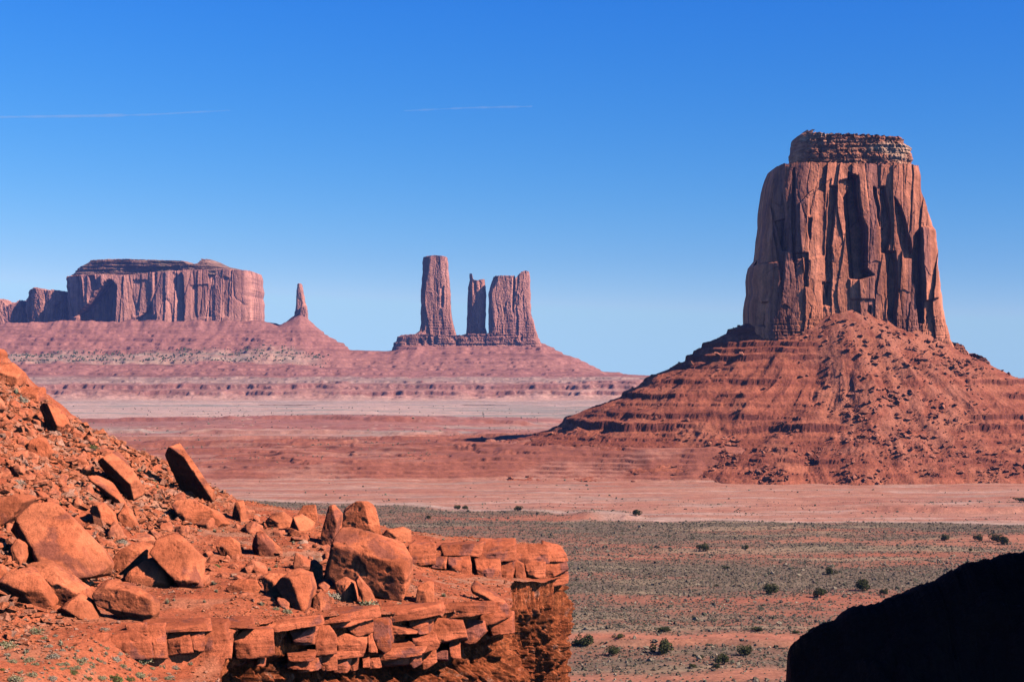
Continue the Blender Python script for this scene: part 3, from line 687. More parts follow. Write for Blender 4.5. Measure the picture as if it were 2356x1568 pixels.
far_butte('rock_tower', 'narrowest of the three far rock towers, with a thin spike on its corner', 'column', M_FARCLIFF, (-125, 6850, 210), 6850, 28, 800,
    [(629, 1079.5), (646, 1081), (660, 1077), (712, 1075), (765, 1073), (800, 1068)], [(629, 1115), (650, 1116), (672, 1119), (712, 1118), (752, 1117), (764, 1120), (800, 1124)],
    [(1078, 633), (1080, 629), (1086, 630), (1087.5, 642), (1090, 644), (1098, 645), (1104, 643), (1114, 642), (1117, 646)], nU=90, nZ=180, nB=14, n=3, cols=((14, 200, 3.5), (6, 60, 1.5)), strata=((5, 1.3, 180, 300),), polys=t2, yaw=.15, jit=1.8, rough=.7, seed=55, tops=1)
t3 = [(Z2([(1000, 300), (1035, 300), (1010, 380), (990, 400), (965, 470), (960, 380)]), 10), (Z2([(1158, 300), (1172, 300), (1164, 480), (1150, 600), (1148, 480)]), 14), (Z2([(1185, 440), (1200, 440), (1196, 530), (1184, 530)]), 6),
      (Z2([(1075, 540), (1088, 540), (1085, 600), (1078, 600)]), 6), (Z2([(1205, 750), (1230, 750), (1225, 800), (1210, 800)]), 7)]
far_butte('rock_tower', 'widest of the three far rock towers, split by a deep vertical crack', 'column', M_FARCLIFF, (-5, 6850, 210), 6850, 58, 800,
    [(622, 1133), (640, 1134), (656, 1128), (680, 1123.5), (725, 1124), (765, 1124), (800, 1120)], [(622, 1217), (640, 1220), (695, 1221), (726, 1223), (748, 1231), (780, 1239), (800, 1246)],
    [(1125, 655), (1131, 648), (1134, 637), (1140, 635), (1152, 634), (1183, 634), (1184, 640), (1190, 633), (1196, 628), (1200, 625), (1208, 622), (1216, 624), (1220, 630)], nU=190, nZ=190, nB=16, n=5.5, cols=((26, 260, 3), (9, 80, .8)), panels=((22, 110, 5), (10, 45, 2.2)), strata=((5, 1.6, 180, 300),), polys=t3, yaw=.15, jit=2.2, rough=.8, seed=58, tops=1.5)

# ------------------------------------------------------------------ near hill with its ledge
RIM = np.array([(1.0, 190), (3.4, 165), (4.15, 153), (3.95, 148), (3.6, 145.6), (2.6, 143.6), (1.3, 141.8), (0.2, 140), (-.1, 135), (0.0, 130), (0.1, 124), (0.0, 120.6), (-3.1, 116.4), (-7.05, 111.8), (-11.5, 106.2), (-13.4, 102.6), (-14.3, 100.6), (-14.9, 97.5), (-14.3, 93.5), (-12.9, 88), (-11.6, 78), (-9.5, 60), (-4, 30), (3, 8), (5, -30)], float)
LAND = [(-400, -40)] + [(-400, 330), (8, 330)] + [tuple(p) for p in RIM] + [(5, -40)]
def hill_h(X, Y, detail=True):
    x = -X + 1.2 * fbm2(X / 14, Y / 14, 2, 301)
    z = itp(x, [(-30, 74.2), (-5, 74.6), (0, 75.0), (5, 75.55), (10, 76.2), (16, 76.95), (20, 77.2), (23, 77.5), (26, 78.3), (29.7, 79.9), (32.4, 81.3), (36.2, 83.1), (39.3, 84.8), (41.2, 86.2), (43.5, 87.7), (46, 90.2), (52, 95.4), (60, 102), (100, 122), (300, 170)])
    z = z + np.where(Y > 118, .030 * (1 - sstep(-11, -5, X)) - .022 * sstep(-9, -3, X) * (Y < 150), .016) * (np.clip(Y, 60, 150) - 118)
    yl2 = itp(X, [(-9, 140.6), (-7.6, 140.9), (-1.6, 143.2), (4.1, 148)]) + .25 * fbm2(X / 1.5, X * 0, 2, 303)
    up = sstep(-.5, .5, Y - yl2) * sstep(-10.5, -8, X)                                      # the upper ledge stands on the bench
    z = z + (76.25 - .09 * X - z) * up
    yr1 = itp(X, [(-21, 94.2), (-18.6, 96.3), (-14.1, 100.7), (-11.5, 106.2)]) + .2
    z = z - 2.0 * sstep(-21, -17.0, X) * (1 - sstep(-.4, .4, Y - yr1)) * (X < -9) * sstep(60, 80, Y) * (1 - sstep(97.5, 100.2, Y))   # the ground in front of the lower ledge
    yc = itp(-X, [(-10, 152), (0, 152), (8, 153), (15, 160), (30, 167), (50, 174), (300, 200)])
    dr = np.clip(Y - yc, 0, None)
    z = z - dr ** 2 / (14 + dr) * .55
    k = np.clip(75 - Y, 0, None)
    z = np.where(Y < 75, np.minimum(z, 76.6 + .05 * k) * (1 - sstep(0, 30, k)) + (76.4 + .158 * k) * sstep(0, 30, k) + 0.05 * np.clip(-X - 20, 0, None) * sstep(0, 30, k), z)
    if detail:
        rg = sstep(21, 27, x) * 0.6 + 0.4
        z = z + rg * (0.60 * fbm2(X / 7, Y / 7, 4, 305) + 0.16 * fbm2(X / 1.4, Y / 1.4, 3, 309)) + 0.02 * fbm2(X / .4, Y / .4, 2, 313)
    return z

yh = np.concatenate([np.linspace(-30, 66, 60), np.arange(66, 180, 0.16), np.arange(180, 240, 2.0)])
uh = np.concatenate([np.linspace(-0.62, -0.30, 70)[:-1], np.linspace(-0.30, 0.050, 900)])
YH = np.repeat(yh[:, None], len(uh), 1)
XH = uh[None, :] * np.maximum(YH, 66) + 0 * YH
nearmask = sstep(60, 20, YH)
XH = XH + nearmask * (uh[None, :] + 0.0) * 30
ZH = hill_h(XH, YH)
inside = in_poly(XH, YH, LAND)
ch = mixc((.56, .138, .060), (.48, .112, .050), sstep(-.4, .4, fbm2(XH / 9, YH / 9, 4, 321)))
ch = mixc(ch, (.55, .190, .100), 0.7 * sstep(.05, .5, fbm2(XH / 3.5, YH / 6, 4, 323)))
ch = mixc(ch, (.50, .25, .155), 0.6 * sstep(.2, .55, fbm2(XH / 5, YH / 5, 4, 325)) * sstep(118, 126, YH))
mk = inside[:-1, :-1] & inside[1:, 1:] & inside[1:, :-1] & inside[:-1, 1:]
o = link('hillside', grid_mesh('hillside', np.stack([XH, YH, ZH], -1), True, ch, mk), M_HILL)
tag(o, 'near red gravel hillside strewn with boulders', kind='structure')

def place(px, py, near=66.0, far=176.0):
    """where the line of sight through a reference pixel meets the hill"""
    Y = np.linspace(near, far, 900); p = P(px, py, Y)
    below = np.nonzero((p[:, 2] < hill_h(p[:, 0], Y)) & in_poly(p[:, 0], Y, LAND))[0]
    if len(below) == 0: return None
    return p[below[0]]

# cliff below the rim: along the rim line and down
seg = np.concatenate([[0], np.cumsum(np.hypot(*np.diff(RIM, axis=0).T))])
kA, kB = seg[1], seg[np.argmin(np.abs(RIM[:, 1] - 88))]
tt = np.concatenate([np.linspace(0, kA, 60)[:-1], np.linspace(kA, kB, 1650), np.linspace(kB, seg[-1], 160)[1:]])
# finer where the photograph looks at it
rx, ry = np.interp(tt, seg, RIM[:, 0]), np.interp(tt, seg, RIM[:, 1])
for _ in range(60):
    rx[1:-1] = (rx[:-2] + rx[1:-1] * 2 + rx[2:]) / 4; ry[1:-1] = (ry[:-2] + ry[1:-1] * 2 + ry[2:]) / 4
tx, ty = np.gradient(rx), np.gradient(ry)
ln = np.hypot(tx, ty) + 1e-9; nx_, ny_ = -ty / ln, tx / ln                # pointing out over the valley
ztop = hill_h(rx, ry)
if nx_[len(nx_) // 2] < 0: nx_, ny_ = -nx_, -ny_
fall_ = np.concatenate([np.arange(0, 13, 0.085), np.linspace(13, 74, 70)])
FD = np.repeat(fall_[:, None], len(tt), 1)
RX, RY = rx[None, :] + 0 * FD, ry[None, :] + 0 * FD
prow = sstep(120, 134, ry)[None, :]
off = itp(fall_, [(0, -.5), (.35, -.5), (2.0, -.75), (2.5, -2.0), (3.5, -1.7), (4.1, -.3), (5.2, .5), (9, 1.3), (13, 2.6), (30, 14), (74, 75)])[:, None]
offp = itp(fall_, [(0, -.7), (.3, -.8), (2.2, -.9), (3.0, -1.35), (4.5, -.75), (6, -.4), (9, -.65), (13, -.6), (30, 14), (74, 75)])[:, None]
off = off * (1 - prow) + offp * prow
arc = tt[None, :] + 0 * FD
zc = ztop[None, :] - FD
colm = np.abs(pn2(arc / 1.1 + .3 * pn2(zc / 2, arc / 3, 341), zc / 6.5, 343)) + .6 * np.abs(pn2(arc / .45, zc / 3.0, 345))
rough = 1.9 * (0.5 - colm) + .50 * fbm2(arc / 0.55, zc / 2.2, 4, 347) + .16 * fbm2(arc / .5, zc / .4, 3, 348) + .12 * np.tanh(3 * pn2(zc / .45, arc / 6, 349)) + (1.0 - .55 * prow) * fbm2(arc / 4.5, zc / 5.5, 2, 351) + .14 * fbm2(arc / .3, zc / .22, 3, 353)
deep = sstep(1.6, 3.2, FD)
off = off + rough * (0.25 + 0.75 * deep) * (1 + sstep(13, 30, FD))
PC = np.stack([RX + nx_[None, :] * off, RY + ny_[None, :] * off, zc], -1)
cliff_me = grid_mesh('cliff_face', PC, False, base=(0, 120, 70))

# ------------------------------------------------------------------ rocks
_ico = {}
def ico(sub):
    if sub not in _ico:
        bm = bmesh.new(); bmesh.ops.create_icosphere(bm, subdivisions=sub, radius=1.0)
        bm.verts.ensure_lookup_table()
        v = np.array([x.co[:] for x in bm.verts]); v /= np.linalg.norm(v, axis=1)[:, None]
        f = np.array([[q.index for q in p.verts] for p in bm.faces]); bm.free(); _ico[sub] = (v, f)
    return _ico[sub]

def planes_rock(N, H, ext, sub, k, seed, rough=1.0, layer=0.0):
    """a stone bounded by the planes n.p = h round its own centre, with worn edges and a chipped face"""
    v, f = ico(sub)
    dd = v * np.asarray(ext); dd /= np.linalg.norm(dd, axis=1)[:, None]
    g = np.clip(dd @ np.asarray(N).T, 1e-6, None) / np.asarray(H)[None, :]
    r = (g ** k).sum(1) ** (-1.0 / k)
    p = dd * r[:, None]
    L = float(np.mean(ext)); s3 = p / L; sd = (seed % 97) + 1
    dsp = 0.026 * fbm3(s3[:, 0] * 1.3, s3[:, 1] * 1.3, s3[:, 2] * 1.3, 3, sd)
    dsp += 0.012 * fbm3(s3[:, 0] * 5, s3[:, 1] * 5, s3[:, 2] * 5, 3, sd + 9)
    cr = np.abs(fbm3(s3[:, 0] * 1.7, s3[:, 1] * 1.7, s3[:, 2] * 1.7, 2, sd + 21))
    dsp -= 0.045 * sstep(.035, 0.0, cr)                                  # a crack or two
    ch_ = fbm3(s3[:, 0] * 2.3, s3[:, 1] * 2.3, s3[:, 2] * 2.3, 2, sd + 31)
    dsp -= 0.04 * sstep(.30, .33, ch_)                                  # spalled patches
    if layer:
        dsp += layer * np.tanh(4 * pn2(s3[:, 2] * 6, s3[:, 0] * .7 + s3[:, 1] * .5, sd + 41))
    p = p + dd * (dsp * rough * L)[:, None]
    return p, f

def hull(pts):
    pts = sorted(set(map(tuple, pts)))
    def half(ps):
        h = []
        for p in ps:
            while len(h) > 1 and (h[-1][0] - h[-2][0]) * (p[1] - h[-2][1]) - (h[-1][1] - h[-2][1]) * (p[0] - h[-2][0]) <= 0: h.pop()
            h.append(p)
        return h
    return half(pts)[:-1] + half(pts[::-1])[:-1]

def outline_rock(name, poly, Y0, thick, m, facets=None, k=22, sub=5, seed=0, rough=1.0, parent=None, base=None, tilt=.22, layer=0.0, corners=6):
    rs = np.random.RandomState(seed * 31 + 5)
    poly = hull([(float(a), -float(b)) for a, b in poly]); poly = [(a, -b) for a, b in poly]
    pts = np.array([P(a, b, Y0) for a, b in poly]); c = pts.mean(0)
    lo, hi = pts.min(0), pts.max(0)
    N, H = [], []
    for i in range(len(pts)):
        a, b = pts[i], pts[(i + 1) % len(pts)]
        e = b - a; n = np.array([e[2], 0, -e[0]]); n /= np.linalg.norm(n) + 1e-9
        mid = (a + b) / 2
        if n @ (mid - c) < 0: n = -n
        n = n + np.array([0, rs.uniform(-tilt, tilt), 0]); n /= np.linalg.norm(n)
        N.append(n); H.append(max(n @ (mid - c), .04))
    if facets is None:
        a1, a2 = rs.uniform(.15, .55), rs.uniform(.2, .6)
        facets = [((-a1, -1, rs.uniform(.0, .45)), None), ((a2, -1, rs.uniform(.0, .5)), None), ((rs.uniform(-.3, .3), -.7, .9), None)]
    for n, at in facets:
        n = np.array(n, float); n /= np.linalg.norm(n)
        if at is None:
            pt = c + np.array([0, -thick / 2, 0]); h = n @ (pt - c)
            h = max(h, .12 * thick) * rs.uniform(.95, 1.1)
            if n[2] > .6: h = max(h, .38 * (hi[2] - lo[2]))
        else:
            pt = P(at[0], at[1], Y0 - thick / 2); h = max(n @ (pt - c), .05 * thick)
        N.append(n); H.append(h)
    for _ in range(corners):                                                  # broken corners
        n = rs.normal(size=3) * np.array([1, .8, 1]); n[1] = -abs(n[1]); n /= np.linalg.norm(n)
        sup = (pts - c) @ n
        N.append(n); H.append(max(sup.max() * rs.uniform(.92, 1.03) + .5 * thick * abs(n[1]) * rs.uniform(.75, 1.0), .1 * thick))
    nb = np.array([rs.uniform(-.3, .3), 1, rs.uniform(-.1, .3)]); nb /= np.linalg.norm(nb)
    N.append(nb); H.append(thick / 2)
    ext = np.maximum(np.array([hi[0] - lo[0], thick, hi[2] - lo[2]]) / 2, .05)
    v, f = planes_rock(N, H, ext, sub, k, seed, rough, layer)
    v = v + c
    b = np.array([c[0], c[1], lo[2]]) if base is None else np.asarray(base)
    o = link(name, mesh_np(name, v - b, f, True), m, parent, None if parent is not None else tuple(b))
    return o

# ledges: empty at the foot, blocks and the soft wall as parts
LB = (0.0, 120.0, 70.0)
ledge = empty('rock_ledge', LB)
tag(ledge, 'long cracked sandstone ledge in front, jutting over crumbling red shale', 'rock ledge')
o = link('cliff_face', cliff_me, M_SOFT, ledge)
def Z4(pts): return [(686.8 + .2804 * a, 1128.4 + .2804 * b) for a, b in pts]
def Z5(pts): return [(.2928 * a, 1108.5 + .2928 * b) for a, b in pts]
def Z6(pts): return [(471 + .1666 * a, 1354 + .1666 * b) for a, b in pts]
rim_y = lambda x: itp(x, [(150, 93.2), (200, 94.2), (330, 96.2), (560, 100.4), (700, 106), (900, 111.5), (1060, 116.2), (1180, 120.5)])
def grow(p, k=1.11):
    a = np.array(p, float); c = a.mean(0); return [tuple(q) for q in c + (a - c) * k]
rs0 = np.random.RandomState(5)
upper = [[(925, 440), (1110, 440), (1100, 600), (960, 620)], [(1095, 540), (1225, 545), (1222, 640), (1100, 630)], [(1230, 530), (1392, 530), (1395, 722), (1265, 712)],
         [(1440, 540), (1640, 550), (1650, 715), (1475, 732)], [(1682, 560), (1785, 565), (1780, 720), (1680, 716)], [(1780, 560), (1850, 600), (1872, 732), (1778, 732)],
         [(1850, 570), (2020, 575), (2020, 690), (1880, 692)], [(2010, 570), (2190, 575), (2205, 645), (2130, 685), (2012, 690)],
         [(1180, 445), (1500, 430), (1500, 545), (1230, 548)], [(1480, 432), (1760, 430), (1770, 560), (1490, 552)], [(1740, 440), (2030, 450), (2040, 572), (1760, 570)], [(2010, 455), (2170, 490), (2192, 572), (2020, 575)],
         [(1290, 745), (1420, 735), (1415, 800), (1320, 800)], [(1480, 745), (1670, 735), (1665, 800), (1500, 800)], [(1660, 720), (1880, 735), (1870, 790), (1680, 800)], [(1880, 700), (2200, 695), (2195, 745), (1900, 780)],
         [(930, 640), (1200, 640), (1230, 740), (940, 760)], [(1110, 740), (1360, 740), (1400, 850), (1100, 860)]]
for i, q_ in enumerate(upper):
    pts = grow(Z4(q_)); cx = np.mean([p[0] for p in pts])
    Y0 = itp(cx, [(940, 140.5), (1130, 142.6), (1300, 147.5)]) + (1.0 if i >= 12 else (-.1 if i < 8 else .55)) + rs0.uniform(-.25, .25)
    outline_rock('block', pts, Y0 + .9, 3.2, M_BLOCK, facets=[((rs0.uniform(-.12, .2), -1, rs0.uniform(.0, .12)), None), ((rs0.uniform(.35, .8), -1, .1), None), ((rs0.uniform(-.2, .2), -1, 1.1), None)], k=130, seed=400 + i, rough=.9, corners=2, parent=ledge, base=LB, layer=.012)
lower = [Z4(x) for x in [[(-20, 1110), (130, 1110), (125, 1240), (-20, 1235)], [(130, 1100), (250, 1110), (305, 1190), (305, 1310), (140, 1325)], [(322, 1165), (470, 1180), (555, 1210), (530, 1312), (340, 1300)],
         [(565, 1150), (620, 1140), (665, 1260), (660, 1322), (560, 1322)], [(600, 1040), (740, 1060), (770, 1240), (690, 1300), (640, 1150)], [(760, 1080), (970, 1145), (960, 1172), (800, 1180)],
         [(930, 1045), (1078, 1058), (1082, 1152), (985, 1156)], [(930, 1172), (1100, 1152), (1150, 1262), (930, 1284)], [(1100, 1040), (1340, 1070), (1375, 1200), (1240, 1232), (1130, 1190)],
         [(1380, 1055), (1520, 1070), (1532, 1150), (1490, 1202), (1380, 1202)], [(1490, 915), (1690, 920), (1742, 1012), (1530, 1062)], [(1530, 1058), (1752, 1018), (1752, 1162), (1580, 1182)],
         [(-20, 1360), (180, 1350), (180, 1452), (-20, 1462)], [(190, 1347), (312, 1340), (312, 1442), (200, 1440)], [(318, 1350), (437, 1340), (440, 1442), (330, 1442)], [(440, 1340), (508, 1340), (502, 1450), (445, 1448)],
         [(512, 1335), (572, 1350), (570, 1442), (512, 1442)], [(572, 1350), (662, 1338), (680, 1432), (572, 1442)], [(690, 1338), (900, 1326), (880, 1422), (690, 1432)], [(930, 1298), (1022, 1290), (1026, 1382), (930, 1422)],
         [(1030, 1298), (1122, 1298), (1130, 1384), (1040, 1402)], [(1130, 1298), (1226, 1298), (1226, 1384), (1142, 1384)], [(740, 1240), (930, 1250), (900, 1320), (740, 1325)], [(1240, 1235), (1320, 1215), (1325, 1340), (1250, 1330)],
         [(340, 1060), (600, 1050), (600, 1130), (440, 1150)], [(200, 1020), (420, 1010), (420, 1070), (260, 1090)]]]
lower += [Z5(x) for x in [[(725, 1205), (850, 1188), (862, 1312), (752, 1302)], [(865, 1195), (1040, 1160), (1172, 1230), (1192, 1352), (870, 1312)], [(1172, 1128), (1290, 1128), (1312, 1372), (1212, 1372), (1182, 1200)],
         [(1350, 1148), (1480, 1168), (1512, 1332), (1340, 1362)], [(1478, 1140), (1602, 1128), (1604, 1300), (1530, 1255)], [(1600, 1118), (1772, 1118), (1822, 1242), (1812, 1352), (1590, 1352)], [(1852, 1232), (1960, 1140), (2130, 1160), (2140, 1340), (1882, 1352)],
         [(1050, 1115), (1150, 1105), (1160, 1190), (1080, 1190)], [(1295, 1120), (1350, 1120), (1340, 1210), (1300, 1210)], [(1790, 1100), (1990, 1090), (1990, 1150), (1800, 1150)]]]
lower += [Z6(x) for x in [[(1160, 545), (1530, 520), (1500, 720), (1220, 705)], [(1150, 860), (1520, 850), (1500, 910), (1160, 905)], [(1190, 930), (1450, 930), (1440, 1110), (1210, 1105)], [(720, 960), (830, 960), (820, 1060), (700, 1050)]]]
lower += [[(560, 1432), (722, 1416), (727, 1440), (566, 1452)], [(712, 1410), (866, 1399), (870, 1423), (718, 1436)], [(852, 1402), (1004, 1391), (1008, 1413), (858, 1425)], [(992, 1391), (1128, 1383), (1132, 1404), (998, 1413)],
          [(684, 1495), (826, 1497), (826, 1511), (684, 1509)], [(812, 1494), (966, 1486), (966, 1501), (812, 1509)], [(330, 1436), (470, 1430), (474, 1450), (334, 1454)]]      # long thin beds
for i, pts in enumerate(lower):
    pts = grow(pts)
    cx = np.mean([p[0] for p in pts]); low2 = 12 <= i <= 21
    Y0 = rim_y(cx) + (0.35 if low2 else 0) + rs0.uniform(-.18, .18) + (.5 if i in (24, 25, 33, 34, 35) else 0) + (.42 if i >= len(lower) - 7 else 0)
    outline_rock('block', pts, Y0 + .55, 2.4, M_BLOCK, facets=[((rs0.uniform(-.15, .22), -1, rs0.uniform(.0, .15)), None), ((rs0.uniform(.3, .9), -1, .15), None), ((rs0.uniform(-.2, .2), -1, 1.0), None)], k=130, seed=500 + i, rough=.9, corners=2, parent=ledge, base=LB, layer=.012)

